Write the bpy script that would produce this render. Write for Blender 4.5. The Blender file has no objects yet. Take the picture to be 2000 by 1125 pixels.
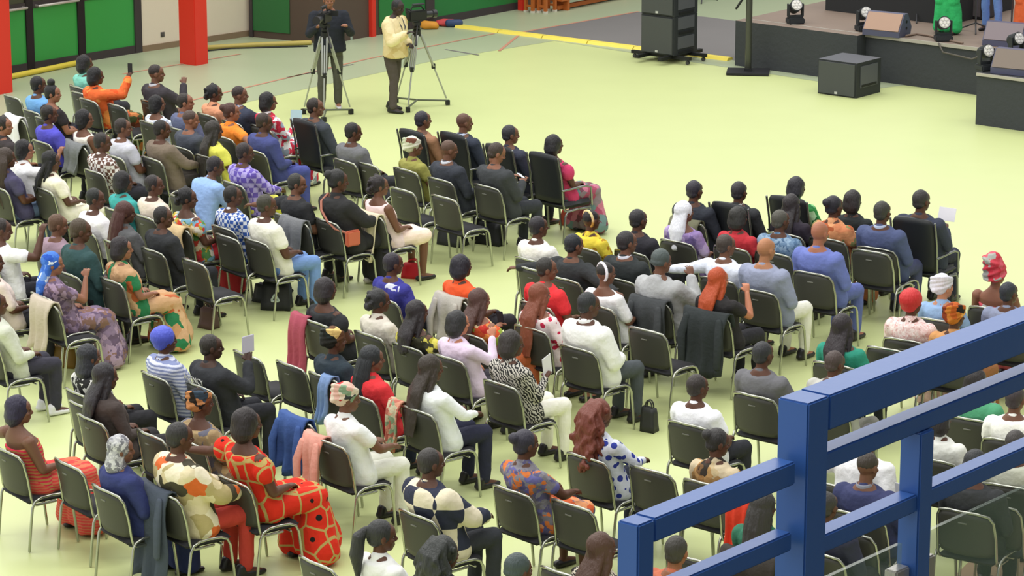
import bpy, bmesh, math, random
from mathutils import Vector, Matrix, noise
random.seed(7)
S = bpy.context.scene
COL = S.collection
# ---------------------------------------------------------------- camera, world, lights, exposure
F, PITCH, CH = 6100.0, math.radians(14.3), 8.8
cam = bpy.data.cameras.new('camera'); cam.lens = 36 * F / 2000; cam.sensor_width = 36
cam.clip_start = .5; cam.clip_end = 300
co = bpy.data.objects.new('camera', cam); COL.objects.link(co)
co.location = (0, 0, CH); co.rotation_euler = (math.pi / 2 - PITCH, 0, 0)
S.camera = co
w = bpy.data.worlds.new('hall_light'); S.world = w; w.use_nodes = True
nt = w.node_tree; bg = nt.nodes['Background']; bg.inputs[0].default_value = (.98, .98, .97, 1)
tc = nt.nodes.new('ShaderNodeTexCoord'); dp = nt.nodes.new('ShaderNodeVectorMath'); dp.operation = 'DOT_PRODUCT'
dp.inputs[1].default_value = (-.42, .22, .88); mr = nt.nodes.new('ShaderNodeMapRange')      # invented ambient gradient, brightest high on the left, to darken the railing's right side
for k, x in zip(('From Min', 'From Max', 'To Min', 'To Max'), (-.5, 1, .10, 1.62)): mr.inputs[k].default_value = x
nt.links.new(tc.outputs['Generated'], dp.inputs[0]); nt.links.new(dp.outputs['Value'], mr.inputs['Value']); nt.links.new(mr.outputs[0], bg.inputs[1])
def area(name, loc, size, power, rot=(0, 0, 0), col=(1, .98, .93)):
    l = bpy.data.lights.new(name, 'AREA'); l.shape = 'RECTANGLE'; l.size, l.size_y = size
    l.energy = power; l.color = col
    o = bpy.data.objects.new(name, l); COL.objects.link(o); o.location = loc; o.rotation_euler = rot
    return o
for i, (x, y) in enumerate([(-7, 26), (3, 26), (-7, 38), (3, 38), (-7, 50), (3, 50), (12, 44)]):
    area('hall_lamp', (x, y, 13), (7, 2.5), 470 if x < 0 else 340 if x < 9 else 260)
area('hall_lamp', (-2, 14, 13), (12, 3), 420, (math.radians(38), 0, 0))
S.view_settings.view_transform = 'Standard'; S.view_settings.look = 'None'
S.view_settings.gamma = 1; S.view_settings.use_curve_mapping = False
S.view_settings.exposure = .0
S.cycles.use_denoising = True
S.cycles.max_bounces = 5; S.cycles.diffuse_bounces = 3; S.cycles.glossy_bounces = 2; S.cycles.transmission_bounces = 4

FW = Vector((0, math.cos(PITCH), -math.sin(PITCH))); UP = Vector((0, math.sin(PITCH), math.cos(PITCH)))
def P(u, v, z=0.0):
    """where the line of sight through a spot of the photograph meets height z"""
    r = FW * F + Vector((1, 0, 0)) * (u - 1000) - UP * (v - 562.5)
    t = (z - CH) / r.z
    return Vector((r.x * t, r.y * t, z))
GA = math.radians(39)
U = Vector((math.sin(GA), math.cos(GA), 0)); V = Vector((math.cos(GA), -math.sin(GA), 0))   # the hall's two directions

# ---------------------------------------------------------------- materials
def lin(h):
    h = h.lstrip('#'); c = [int(h[i:i + 2], 16) / 255 for i in (0, 2, 4)]
    return tuple(x / 12.92 if x <= .04045 else ((x + .055) / 1.055) ** 2.4 for x in c) + (1,)
MATS = {}
def base(name, rough=.6, metal=0, spec=.4):
    m = bpy.data.materials.new(name); m.use_nodes = True
    b = m.node_tree.nodes['Principled BSDF']
    b.inputs['Roughness'].default_value = rough; b.inputs['Metallic'].default_value = metal
    b.inputs['Specular IOR Level'].default_value = spec
    return m, m.node_tree, b
def bump(nt, b, scale, dist, stretch=None, coord='Object', detail=3):
    tc = nt.nodes.new('ShaderNodeTexCoord'); n = nt.nodes.new('ShaderNodeTexNoise'); bp = nt.nodes.new('ShaderNodeBump')
    n.inputs['Scale'].default_value = scale; n.inputs['Detail'].default_value = detail
    bp.inputs['Distance'].default_value = dist; bp.inputs['Strength'].default_value = .8
    if stretch:
        mp = nt.nodes.new('ShaderNodeMapping'); mp.inputs['Scale'].default_value = (1, 1, stretch)
        nt.links.new(tc.outputs[coord], mp.inputs[0]); nt.links.new(mp.outputs[0], n.inputs['Vector'])
    else: nt.links.new(tc.outputs[coord], n.inputs['Vector'])
    nt.links.new(n.outputs['Fac'], bp.inputs['Height'])
    nt.links.new(bp.outputs['Normal'], b.inputs['Normal'])
def plain(h, rough=.6, metal=0, spec=.4, bs=None, var=.0):
    k = (h, rough, metal, spec, bs, var)
    if k in MATS: return MATS[k]
    m, nt, b = base('paint_' + h, rough, metal, spec)
    b.inputs['Base Color'].default_value = lin(h)
    if bs: bump(nt, b, bs[0], bs[1])
    if var:
        tc = nt.nodes.new('ShaderNodeTexCoord'); n = nt.nodes.new('ShaderNodeTexNoise'); n.inputs['Scale'].default_value = 1.3
        n.inputs['Detail'].default_value = 6
        mx = nt.nodes.new('ShaderNodeMixRGB'); mx.blend_type = 'MULTIPLY'; mx.inputs[0].default_value = 1
        mx.inputs[1].default_value = lin(h)
        r = nt.nodes.new('ShaderNodeMapRange'); r.inputs['To Min'].default_value = 1 - var; r.inputs['To Max'].default_value = 1 + var * .5
        nt.links.new(tc.outputs['Object'], n.inputs['Vector']); nt.links.new(n.outputs['Fac'], r.inputs['Value'])
        nt.links.new(r.outputs[0], mx.inputs[2]); nt.links.new(mx.outputs[0], b.inputs['Base Color'])
    MATS[k] = m; return m
def tinted(name, rough, spec, bs):
    m, nt, b = base(name, rough, 0, spec)
    oi = nt.nodes.new('ShaderNodeObjectInfo'); nt.links.new(oi.outputs['Color'], b.inputs['Base Color'])
    bump(nt, b, *bs); return m
SKIN = tinted('skin', .5, .35, (60, .0008))
HAIR = tinted('hair', .45, .35, (75, .012, .22))
CLOTH = tinted('cloth', .8, .2, (22, .010))
LEATHER = tinted('leather', .4, .5, (50, .001))
def pat(kind, cols, sc):
    k = ('pat', kind, cols, sc)
    if k in MATS: return MATS[k]
    m, nt, b = base('printed_cloth_' + kind, .8, 0, .2); N = nt.nodes; L = nt.links
    tc = N.new('ShaderNodeTexCoord'); cs = [lin(c) for c in cols]
    def ramp(src, stops):
        r = N.new('ShaderNodeValToRGB'); r.color_ramp.interpolation = 'CONSTANT'
        e = r.color_ramp.elements
        e[0].position = stops[0][0]; e[0].color = stops[0][1]
        e[1].position = stops[1][0]; e[1].color = stops[1][1]
        for p, c in stops[2:]:
            x = e.new(p); x.color = c
        L.new(src, r.inputs[0]); return r
    if kind == 'check':
        t = N.new('ShaderNodeTexChecker'); t.inputs['Scale'].default_value = sc
        t.inputs[1].default_value = cs[0]; t.inputs[2].default_value = cs[1]
        L.new(tc.outputs['Object'], t.inputs[0]); out = t.outputs[0]
    elif kind in ('stripe', 'zebra'):
        t = N.new('ShaderNodeTexWave'); t.inputs['Scale'].default_value = sc; t.bands_direction = 'Z' if kind == 'stripe' else 'DIAGONAL'
        t.inputs['Distortion'].default_value = 1.5 if kind == 'stripe' else 9; t.inputs['Detail Scale'].default_value = 1.6
        L.new(tc.outputs['Object'], t.inputs['Vector'])
        out = ramp(t.outputs['Fac'], [(0, cs[0]), (.5, cs[1])]).outputs[0]
    elif kind == 'dots':
        t = N.new('ShaderNodeTexVoronoi'); t.inputs['Scale'].default_value = sc
        L.new(tc.outputs['Object'], t.inputs['Vector'])
        out = ramp(t.outputs['Distance'], [(0, cs[1]), (.36, cs[0])]).outputs[0]
    elif kind == 'rings':
        t = N.new('ShaderNodeTexVoronoi'); t.inputs['Scale'].default_value = sc; t.inputs['Randomness'].default_value = .55
        e = N.new('ShaderNodeTexVoronoi'); e.feature = 'DISTANCE_TO_EDGE'; e.inputs['Scale'].default_value = sc; e.inputs['Randomness'].default_value = .55
        L.new(tc.outputs['Object'], t.inputs['Vector']); L.new(tc.outputs['Object'], e.inputs['Vector'])
        a = ramp(t.outputs['Distance'], [(0, cs[2]), (.16, cs[0]), (.17, cs[0])])
        g = ramp(e.outputs['Distance'], [(0, (0, 0, 0, 1)), (.05, (1, 1, 1, 1))])
        mx = N.new('ShaderNodeMixRGB'); mx.inputs[1].default_value = cs[1]
        L.new(g.outputs[0], mx.inputs[0]); L.new(a.outputs[0], mx.inputs[2]); out = mx.outputs[0]
    else:   # blobs: irregular printed patches
        n = N.new('ShaderNodeTexNoise'); n.inputs['Scale'].default_value = sc * .7; mv = N.new('ShaderNodeMixRGB'); mv.inputs[0].default_value = .12
        t = N.new('ShaderNodeTexVoronoi'); t.inputs['Scale'].default_value = sc
        L.new(tc.outputs['Object'], n.inputs['Vector']); L.new(tc.outputs['Object'], mv.inputs[1]); L.new(n.outputs['Color'], mv.inputs[2])
        L.new(mv.outputs[0], t.inputs['Vector'])
        sp = N.new('ShaderNodeSeparateColor'); L.new(t.outputs['Color'], sp.inputs[0])
        out = ramp(sp.outputs[0], [(i / len(cs), c) for i, c in enumerate(cs)]).outputs[0]
    L.new(out, b.inputs['Base Color']); bump(nt, b, 22, .010)
    MATS[k] = m; return m

# ---------------------------------------------------------------- mesh helpers
def box(bm, c, s, R=None, mi=0):
    """box with centre c, full sizes s, optional 3x3 axes"""
    M = Matrix.Translation(c) @ (R.to_4x4() if R else Matrix()) @ Matrix.Diagonal((s[0], s[1], s[2], 1))
    r = bmesh.ops.create_cube(bm, size=1, matrix=M)
    for v in r['verts']:
        for f in v.link_faces: f.material_index = mi
    return r['verts']
def tube(bm, pts, rad, n=10, flat=None, ref=None):
    """closed tube with rounded ends; flat = squash across ref"""
    pts = [Vector(p) for p in pts]
    if not isinstance(rad, (list, tuple)): rad = [rad] * len(pts)
    d0 = (pts[0] - pts[1]).normalized(); d1 = (pts[-1] - pts[-2]).normalized()
    r0, r1 = rad[0], rad[-1]
    P2 = [pts[0] + d0 * r0 * .75, pts[0] + d0 * r0 * .4] + pts + [pts[-1] + d1 * r1 * .4, pts[-1] + d1 * r1 * .75]
    R2 = [r0 * .45, r0 * .85] + list(rad) + [r1 * .85, r1 * .45]
    rings = []; nrm = None
    for i, p in enumerate(P2):
        t = (P2[min(i + 1, len(P2) - 1)] - P2[max(i - 1, 0)]).normalized()
        if nrm is None:
            a = Vector(ref) if ref else (Vector((0, 0, 1)) if abs(t.z) < .9 else Vector((1, 0, 0)))
            nrm = (a - t * a.dot(t)).normalized()
        else:
            nrm = (nrm - t * nrm.dot(t)).normalized()
        b = t.cross(nrm)
        fl = 1 if flat is None else flat
        rings.append([bm.verts.new(p + (nrm * math.cos(a) * fl + b * math.sin(a)) * R2[i]) for a in [2 * math.pi * k / n for k in range(n)]])
    for A, B in zip(rings, rings[1:]):
        for k in range(n): bm.faces.new((A[k], A[(k + 1) % n], B[(k + 1) % n], B[k]))
    bm.faces.new(rings[0][::-1]); bm.faces.new(rings[-1])
def loft(bm, rings, M=Matrix(), n=20):
    """stack of flat ellipses (cx,cy,z,rx,ry)"""
    rr = []
    for cx, cy, z, rx, ry in rings:
        rr.append([bm.verts.new(M @ Vector((cx + rx * math.cos(a), cy + ry * math.sin(a), z))) for a in [2 * math.pi * k / n for k in range(n)]])
    for A, B in zip(rr, rr[1:]):
        for k in range(n): bm.faces.new((A[k], A[(k + 1) % n], B[(k + 1) % n], B[k]))
    bm.faces.new(rr[0][::-1]); bm.faces.new(rr[-1])
def ell(bm, c, r, R=None, seg=14):
    M = Matrix.Translation(c) @ (R.to_4x4() if R else Matrix()) @ Matrix.Diagonal((r[0], r[1], r[2], 1))
    return bmesh.ops.create_uvsphere(bm, u_segments=seg, v_segments=seg * 2 // 3, radius=1, matrix=M)['verts']
def cyl(bm, c, r, h, R=None, n=20, r2=None, mi=0):
    M = Matrix.Translation(c) @ (R.to_4x4() if R else Matrix())
    q = bmesh.ops.create_cone(bm, cap_ends=True, segments=n, radius1=r, radius2=r if r2 is None else r2, depth=h, matrix=M)
    for v in q['verts']:
        for f in v.link_faces: f.material_index = mi
def mesh(name, bm, mats=(), smooth=False):
    bmesh.ops.recalc_face_normals(bm, faces=bm.faces[:])
    me = bpy.data.meshes.new(name); bm.to_mesh(me); bm.free()
    for m in mats: me.materials.append(m)
    if smooth:
        for p in me.polygons: p.use_smooth = True
    return me
FOLDS = bpy.data.textures.new('folds', 'CLOUDS'); FOLDS.noise_scale = .13
def voxel(name, bm, size, mats, smooth=3, ratio=None, folds=0):
    me = mesh(name + '_raw', bm)
    o = bpy.data.objects.new('tmp', me); COL.objects.link(o)
    r = o.modifiers.new('r', 'REMESH'); r.mode = 'VOXEL'; r.voxel_size = size
    if smooth:
        s = o.modifiers.new('s', 'SMOOTH'); s.factor = .5; s.iterations = smooth
    if ratio:
        d = o.modifiers.new('d', 'DECIMATE'); d.ratio = ratio
    if folds:
        d = o.modifiers.new('f', 'DISPLACE'); d.texture = FOLDS; d.strength = folds; d.mid_level = .5; d.texture_coords = 'LOCAL'
    dg = bpy.context.evaluated_depsgraph_get()
    out = bpy.data.meshes.new_from_object(o.evaluated_get(dg)); out.name = name
    bpy.data.objects.remove(o); bpy.data.meshes.remove(me)
    out.materials.clear()
    for m in mats: out.materials.append(m)
    for p in out.polygons: p.use_smooth = True
    return out
def link(name, data, parent=None, loc=None, rz=None, color=None):
    o = bpy.data.objects.new(name, data); COL.objects.link(o)
    if parent: o.parent = parent
    if loc is not None: o.location = loc
    if rz is not None: o.rotation_euler = (0, 0, rz)
    if color: o.color = color
    return o
def tag(o, label, cat, group=None):
    o['label'] = label; o['category'] = cat
    if group: o['group'] = group
    return o
def struct(name, bm, mats):
    o = link(name, mesh(name, bm, mats)); o['kind'] = 'structure'; return o
def axes(x, y, z=Vector((0, 0, 1))):
    return Matrix((x, y, z)).transposed()
GRID = axes(V, U)
BLACK = '26282b'
# ================================================================ SETTING
def proj(p):
    d = Vector(p) - Vector((0, 0, CH)); k = d.dot(FW)
    return 1000 + F * d.x / k, 562.5 - F * d.dot(UP) / k
def reach(A, d, u):
    """how far from A along d until column u"""
    lo, hi = 0, 80
    for _ in range(40):
        m = (lo + hi) / 2
        if proj(A + d * m)[0] < u: lo = m
        else: hi = m
    return lo
M_COURT = plain('cad494', .4, 0, .7, None, .05)
M_MINT = plain('a9b494', .4, 0, .4, None, .06)
M_GREY = plain('787574', .7, 0, .3, None, .06)
M_TAN = plain('a98f72', .5, 0, .4, None, .08)
bm = bmesh.new()
def fpoly(pts, z, mi):
    f = bm.faces.new([bm.verts.new((p[0], p[1], z)) for p in pts]); f.material_index = mi
fpoly([(-70, 2), (70, 2), (70, 100), (-70, 100)], 0, 0)
fpoly([P(-400, 400), P(565, 181), P(860, 116), P(1083, 80), P(1700, 175), P(2600, 60), P(2400, -420), P(-700, -420)], .002, 1)
fpoly([P(1015, 64), P(1247, 24), P(1375, 33), P(1445, 42), P(1460, 125), P(1425, 116), P(1240, 92)], .004, 2)
fpoly([P(1840, 1150), P(1905, 1085), P(2200, 930), P(2600, 1150), P(2000, 1400)], .004, 3)
R_ = plain('c48a74', .5)
def stripe(a, b, wdt, mi):
    a = P(*a); b = P(*b); n = (b - a).normalized(); n = Vector((-n.y, n.x, 0)) * wdt / 2
    fpoly([a - n, b - n, b + n, a + n], .006, mi)
stripe((300, 214), (720, 115), .05, 4); stripe((720, 115), (965, 66), .05, 4); stripe((975, 100), (1012, 70), .05, 4)
stripe((1015, 64), (1247, 23), .06, 4); stripe((240, 145), (470, 106), .05, 4)
stripe((870, 97), (935, 108), .05, 2); stripe((560, 152), (690, 126), .04, 2)
struct('floor', bm, [M_COURT, M_MINT, M_GREY, M_TAN, R_])

M_FRAME = plain('3f383a', .5); M_GREEN = plain('3a9c49', .35, 0, .4); M_CREAM = plain('e8dcc8', .8, 0, .2, (90, .002))
M_BROWN = plain('57483f', .6); M_RED = plain('dc3526', .45); M_SILV = plain('c9c6c0', .3, .6); M_DKGL = plain('3b3a30', .2, 0, .5)
def W1(u): return P(u, 148 - u * .1667)
def W3(u): return P(u, 72 + (u - 490) * .1)
def W4(u): return P(u, 87 - (u - 640) * .1865)
def slab(bm, A, B, z0, z1, t=.12, out=0.0, mi=0):
    """upright slab standing on the line A-B, its face pushed 'out' towards the hall"""
    d = (B - A).normalized(); n = Vector((d.y, -d.x, 0))
    if n.y > 0: n = -n
    q = [A + n * out, B + n * out, B - n * t, A - n * t]
    lo = [bm.verts.new((p.x, p.y, z0)) for p in q]; hi = [bm.verts.new((p.x, p.y, z1)) for p in q]
    fs = [lo[::-1], hi] + [(lo[i], lo[(i + 1) % 4], hi[(i + 1) % 4], hi[i]) for i in range(4)]
    for f in fs: bm.faces.new(f).material_index = mi
bm = bmesh.new(); slab(bm, W1(273), P(490, 70), 0, 6, .3); struct('wall_left', bm, [M_CREAM])
bm = bmesh.new(); slab(bm, W1(-400), W1(273), 2.2, 6, .3); struct('wall_left_top', bm, [M_CREAM])
bm = bmesh.new(); slab(bm, P(490, 72), P(640, 87), 0, 6, .3); struct('wall_back', bm, [M_BROWN])
bm = bmesh.new(); slab(bm, W4(640), W4(1700), 0, 6, .3); struct('wall_far', bm, [M_BROWN])
bm = bmesh.new(); slab(bm, W1(273), P(490, 70), 0, .1, .05, .02); struct('baseboard_left', bm, [plain('8d7860', .6)])
bm = bmesh.new(); slab(bm, W4(745), W4(1012), 0, .13, .05, .03); struct('baseboard_far', bm, [M_FRAME])
# glazed doors with green lower panels, in the left wall
for i, (a, b, bar) in enumerate([(-120, 60, 1), (60, 160, 1), (160, 270, 0)]):
    fr = bmesh.new(); A, B = W1(a), W1(b); d = (B - A).normalized(); L = (B - A).length
    slab(fr, A - d * .07, A + d * .07, 0, 2.2, .08, .03); slab(fr, B - d * .07, B + d * .07, 0, 2.2, .08, .03)
    slab(fr, A, B, 0, .13, .06, .02); slab(fr, A, B, .98, 1.08, .06, .02); slab(fr, A, B, 2.1, 2.2, .06, .02)
    o = struct('door_%d' % (i + 1), fr, [M_FRAME])
    g = bmesh.new(); slab(g, A + d * .07, B - d * .07, .13, .98, .04, 0); link('door_panel', mesh('door_panel', g, [M_GREEN]), o)
    g = bmesh.new(); slab(g, A + d * .07, B - d * .07, 1.08, 2.1, .02, 0); link('glass_pane', mesh('glass_pane', g, [M_DKGL]), o)
    if bar:
        n = Vector((d.y, -d.x, 0)); n = n if n.y < 0 else -n
        g = bmesh.new(); z = Vector((0, 0, 1.02))
        tube(g, [A + d * .12 + n * .12 + z, B - d * .12 + n * .12 + z], .022)
        tube(g, [A + d * .13 + n * .01 + z, A + d * .13 + n * .12 + z], .018); tube(g, [B - d * .13 + n * .01 + z, B - d * .13 + n * .12 + z], .018)
        link('push_bar', mesh('push_bar', g, [M_SILV], True), o)
# green panels in the brown wall
def trimpanel(n, A, B, z0, z1, m, out=.02):
    bm = bmesh.new(); slab(bm, A, B, z0, z1, .05, out); return struct('trim_%d' % n, bm, [m])
trimpanel(1, W3(496), W3(567), .12, 4, plain('2f6c3c', .4)); trimpanel(2, W3(490), W3(496), 0, 4, M_FRAME, .04)
MG2 = plain('2a7a3e', .4)
trimpanel(3, W4(740), W4(829), .13, 4, MG2); trimpanel(4, W4(829), W4(845), .13, 4, M_FRAME, .05)
trimpanel(5, W4(845), W4(1010), .13, 4, MG2); trimpanel(6, W4(1084), W4(1500), .1, 4, plain('2c3a34', .5))
for n, (u, v, wd) in enumerate([(-4, 180, .36), (379, 124, .36), (725, 71, .14), (1020, 20, .13)]):
    bm = bmesh.new(); c = P(u, v); R = axes(V, U)
    vs = box(bm, (c.x, c.y, 3), (wd, wd * .8, 6), R)
    bmesh.ops.bevel(bm, geom=[e for e in bm.edges if abs(e.verts[0].co.z - e.verts[1].co.z) > 1], offset=.01, segments=2, affect='EDGES')
    struct('pillar_%d' % (n + 1), bm, [M_RED])
def thing_mesh(name, bm, mats, label, cat, group=None, smooth=False, loc=None):
    o = link(name, mesh(name, bm, mats, smooth))
    if loc is not None: o.location = loc
    return tag(o, label, cat, group)
bm = bmesh.new(); A = W1(316); d = (W1(330) - W1(316)).normalized(); n = Vector((d.y, -d.x, 0)); n = n if n.y < 0 else -n
box(bm, A + n * .02 + Vector((0, 0, .24)), (.08, .03, .08), axes(d, n)); cyl(bm, A + n * .04 + Vector((0, 0, .24)), .025, .01, axes(d, Vector((0, 0, 1)), n), 12)
thing_mesh('wall_socket', bm, [plain('5a5652')], 'small grey socket on the cream wall between the red pillars', 'socket')
# hoses and ramp
def run(name, pix, r, m, label, cat, wob=0):
    bm = bmesh.new(); pts = []
    for (a, b) in zip(pix, pix[1:]):
        for k in range(6):
            t = k / 6; p = P(a[0] + (b[0] - a[0]) * t, a[1] + (b[1] - a[1]) * t)
            pts.append(p + Vector((0, random.uniform(-wob, wob), r)))
    pts.append(P(*pix[-1]) + Vector((0, 0, r)))
    tube(bm, pts, r, 8); return thing_mesh(name, bm, [m], label, cat, smooth=True)
YEL = plain('d9c447', .5)
run('cable_hose', [(18, 156), (90, 141), (152, 128)], .045, YEL, 'yellow hose lying along the foot of the green doors', 'hose')
run('cable_hose', [(402, 98), (500, 92), (606, 88)], .04, plain('b9a85a', .5), 'dull yellow hose along the foot of the cream wall', 'hose')
run('cable', [(402, 101), (450, 96), (520, 94), (600, 92)], .012, plain('1d1b1b', .5), 'thin black cable lying in front of the dull yellow hose', 'cable')
bm = bmesh.new(); A, B = P(893, 53), P(1427, 118); d = (B - A).normalized(); n = Vector((d.y, -d.x, 0)); L = (B - A).length; k = int(L / .9)
for i in range(k):
    a = A + d * (L * i / k + .01); b = A + d * (L * (i + 1) / k - .01)
    pr = [(-.10, 0), (-.06, .045), (.06, .045), (.10, 0)]
    q = [[bm.verts.new(e + n * y + Vector((0, 0, z))) for y, z in pr] for e in (a, b)]
    for j in range(3): bm.faces.new((q[0][j], q[0][j + 1], q[1][j + 1], q[1][j]))
    bm.faces.new(q[0]); bm.faces.new(q[1][::-1]); bm.faces.new((q[0][3], q[0][0], q[1][0], q[1][3]))
thing_mesh('cable_ramp', bm, [plain('f0dc5e', .5)], 'long yellow cable ramp running along the edge of the dark grey floor', 'cable ramp')
# odds and ends at the foot of the far wall
def blob(name, u, v, r, h, label, cat):
    bm = bmesh.new(); ell(bm, (0, 0, r[2]), r, seg=12)
    for ve in bm.verts: ve.co += noise.noise_vector(ve.co * 9) * .03
    for ve in bm.verts: ve.co.z = max(ve.co.z, 0)
    thing_mesh(name, bm, [plain(h, .6)], label, cat, smooth=True, loc=P(u, v))
blob('folded_cloth', 838, 57, (.18, .1, .07), 'd8922e', 'small orange bundle on the floor by the green wall panels', 'bundle')
blob('folded_cloth', 875, 51, (.24, .1, .06), 'c9474a', 'red and white bundle on the floor beside the yellow ramp', 'bundle')
bm = bmesh.new(); tube(bm, [(-.1, 0, .07), (.1, 0, .07)], .065, 14)
thing_mesh('cable_connector', bm, [plain('34476f')], 'blue connector lying at the far end of the yellow ramp', 'connector', smooth=True, loc=P(887, 53))
for u, v, lab in [(671, 80, 'clear water bottle on the floor by the brown wall, nearer the cameraman'), (685, 78, 'clear water bottle on the floor by the brown wall, nearer the red pillar')]:
    bm = bmesh.new(); loft(bm, [(0, 0, 0, .035, .035), (0, 0, .15, .035, .035), (0, 0, .19, .014, .014), (0, 0, .22, .014, .014)], n=12)
    thing_mesh('water_bottle', bm, [plain('c9d6d2', .15)], lab, 'bottle', smooth=True, loc=P(u, v))
blob('bag', 663, 84, (.08, .06, .05), '4fae4a', 'small bright green pouch on the floor behind the first cameraman', 'pouch')
# benches by the far wall
ORG = plain('b8642c', .5, 0, .4, (12, .002))
for u, v, lab in [(1043, 23, 'wooden stool with four posts beside the far red pillar'), (1068, 24, 'wooden stool with four posts next to the long low bench')]:
    t = tag(link('wooden_stool', None, loc=P(u, v), rz=-GA), lab, 'stool', 'wooden stools')
    b = bmesh.new(); box(b, (0, 0, .43), (.2, .3, .04)); link('seat', mesh('seat', b, [ORG]), t)
    for sx in (-1, 1):
        for sy in (-1, 1):
            b = bmesh.new(); box(b, (sx * .075, sy * .13, .225), (.05, .05, .37)); box(b, (sx * .075, sy * .13, .02), (.06, .06, .04), mi=1)
            link('leg', mesh('leg', b, [ORG, plain('d8d2c4')]), t)
    b = bmesh.new(); box(b, (0, -.13, .12), (.15, .025, .04)); box(b, (0, .13, .12), (.15, .025, .04)); link('stretcher', mesh('stretcher', b, [ORG]), t)
A, B = P(1086, 22), P(1330, -26); d = (B - A).normalized(); L = (B - A).length
t = tag(link('gym_bench', None, loc=A, rz=math.atan2(d.y, d.x)), 'long low orange wooden bench along the far wall behind the loudspeaker stack', 'bench')
b = bmesh.new(); box(b, (L / 2, 0, .2), (L, .26, .04)); link('seat', mesh('seat', b, [ORG]), t)
b = bmesh.new(); box(b, (L / 2, 0, .06), (L, .06, .07)); link('stretcher', mesh('stretcher', b, [ORG]), t)
for x in (.2, L * .5, L - .2):
    b = bmesh.new(); box(b, (x, 0, .09), (.06, .24, .18)); link('leg', mesh('leg', b, [ORG]), t)

# ---------------------------------------------------------------- stage
M_SKIRT = plain('404346', .8, 0, .2, (14, .012)); M_DECK = plain('86766a', .6, 0, .3, (8, .004), .12)
M_BLK = plain('303336', .55, 0, .3, (120, .0006)); M_SIDE = plain('56585e', .5); M_GRL = plain('484b4c', .6, 0, .3, (240, .001))
def gbox(name, A, lv, lu, z0, z1, mats, top=1, parent=None):
    bm = bmesh.new(); c = A + V * lv / 2 + U * lu / 2; box(bm, (c.x, c.y, (z0 + z1) / 2), (lv, lu, z1 - z0), GRID)
    for f in bm.faces:
        f.normal_update()
        if f.normal.z > .9: f.material_index = top
    return bm
SA = P(1435, 128); SH = .72
SB = SA + U * .25
M_EDGE = plain('a9a49a', .4)
st = tag(link('stage_platform', gbox('s', SB, 14, 9, 0, SH, 0) and mesh('stage_platform', gbox('s', SB, 14, 9, 0, SH, 0), [M_SKIRT, M_DECK])), 'long black-skirted stage platform with a brown wooden deck', 'stage')
bm = bmesh.new(); box(bm, SB + V * 7 + Vector((0, 0, SH - .02)) - U * .015, (14, .03, .05), GRID); link('edge_rail', mesh('edge_rail', bm, [M_EDGE]), st)
l1 = reach(SA, V, 1672)
b1 = tag(link('stage_extension', mesh('stage_extension', gbox('s', SA, l1, .24, 0, SH, 0), [M_SKIRT, M_DECK])), 'black-covered front block of the stage, behind the speaker stand', 'stage block')
SC = P(1905, 243)
b2 = tag(link('stage_extension', mesh('stage_extension', gbox('s', SC, 4, (SB - SC).dot(U) - .03, 0, .75, 0), [M_SKIRT, plain('3a3b3d', .5)])), 'black-skirted block projecting from the stage, carrying spotlights and a monitor', 'stage block')
bm = bmesh.new(); box(bm, SC + V * 2 + Vector((0, 0, .735)) - U * .015, (4, .03, .04), GRID); link('edge_rail', mesh('edge_rail', bm, [M_EDGE]), b2)
RA = P(1612, 20, SH)
rs = tag(link('stage_riser', mesh('stage_riser', gbox('s', RA, 2.3, 2.0, SH + .003, SH + .7, 0), [plain('2a2b2c', .8), M_SKIRT])), 'dark riser box at the back of the stage behind the wedge monitor', 'riser')

def cabinet(A, lv, lu, z0, h, label, parts=2):
    """loudspeaker cabinet: front grille on the hall side, handles on the right side"""
    t = tag(link('loudspeaker', mesh('loudspeaker', gbox('s', A, lv, lu, z0, z0 + h, 0), [M_BLK, M_SIDE])), label, 'loudspeaker')
    bm = bmesh.new(); c = A + V * lv / 2 - U * .012; box(bm, (c.x, c.y, z0 + h / 2), (lv - .05, .03, h - .05), GRID)
    link('grille', mesh('grille', bm, [M_GRL]), t)
    bm = bmesh.new(); c = A + V * (lv / 2) - U * .03; box(bm, (c.x, c.y, z0 + .05), (.05, .008, .035), GRID)
    link('badge', mesh('badge', bm, [plain('b9bab8', .3)]), t)
    for k in range(parts):
        bm = bmesh.new(); zz = z0 + h * (k + .5) / parts
        c = A + V * (lv + .004) + U * lu * .5
        box(bm, (c.x, c.y, zz - h * .18), (.02, lu * .62, .035), GRID); box(bm, (c.x, c.y, zz + .04), (.012, lu * .7, h / parts * .62), GRID, 1)
        link('side_handle', mesh('side_handle', bm, [plain('17181a'), M_SIDE]), t)
    return t
KA = P(1252, 117); KA = KA
lv = reach(KA, V, 1316); lu = reach(KA + V * lv, U, 1361)
t = tag(link('speaker_dolly', None, loc=KA, rz=-GA), 'black wheeled base under the tall loudspeaker stack', 'dolly')
t.rotation_euler = (0, 0, -GA)
b = bmesh.new()
for y in (.1, lu - .1): box(b, (lv / 2, y, .1), (lv + .5, .07, .05))
for x in (.1, lv - .1): box(b, (x, lu / 2, .1), (.07, lu + .5, .05))
link('frame', mesh('frame', b, [plain('151618')]), t)
for x in (-.2, lv + .2):
    for y in (.1, lu - .1):
        b = bmesh.new(); cyl(b, (x, y, .035), .03, .04, Matrix.Rotation(math.pi / 2, 3, 'X'), 12); box(b, (x, y, .07), (.02, .03, .05))
        link('caster', mesh('caster', b, [plain('3a3a3a')]), t)
hs = [.62, .62, .62]; z = .13
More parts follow.
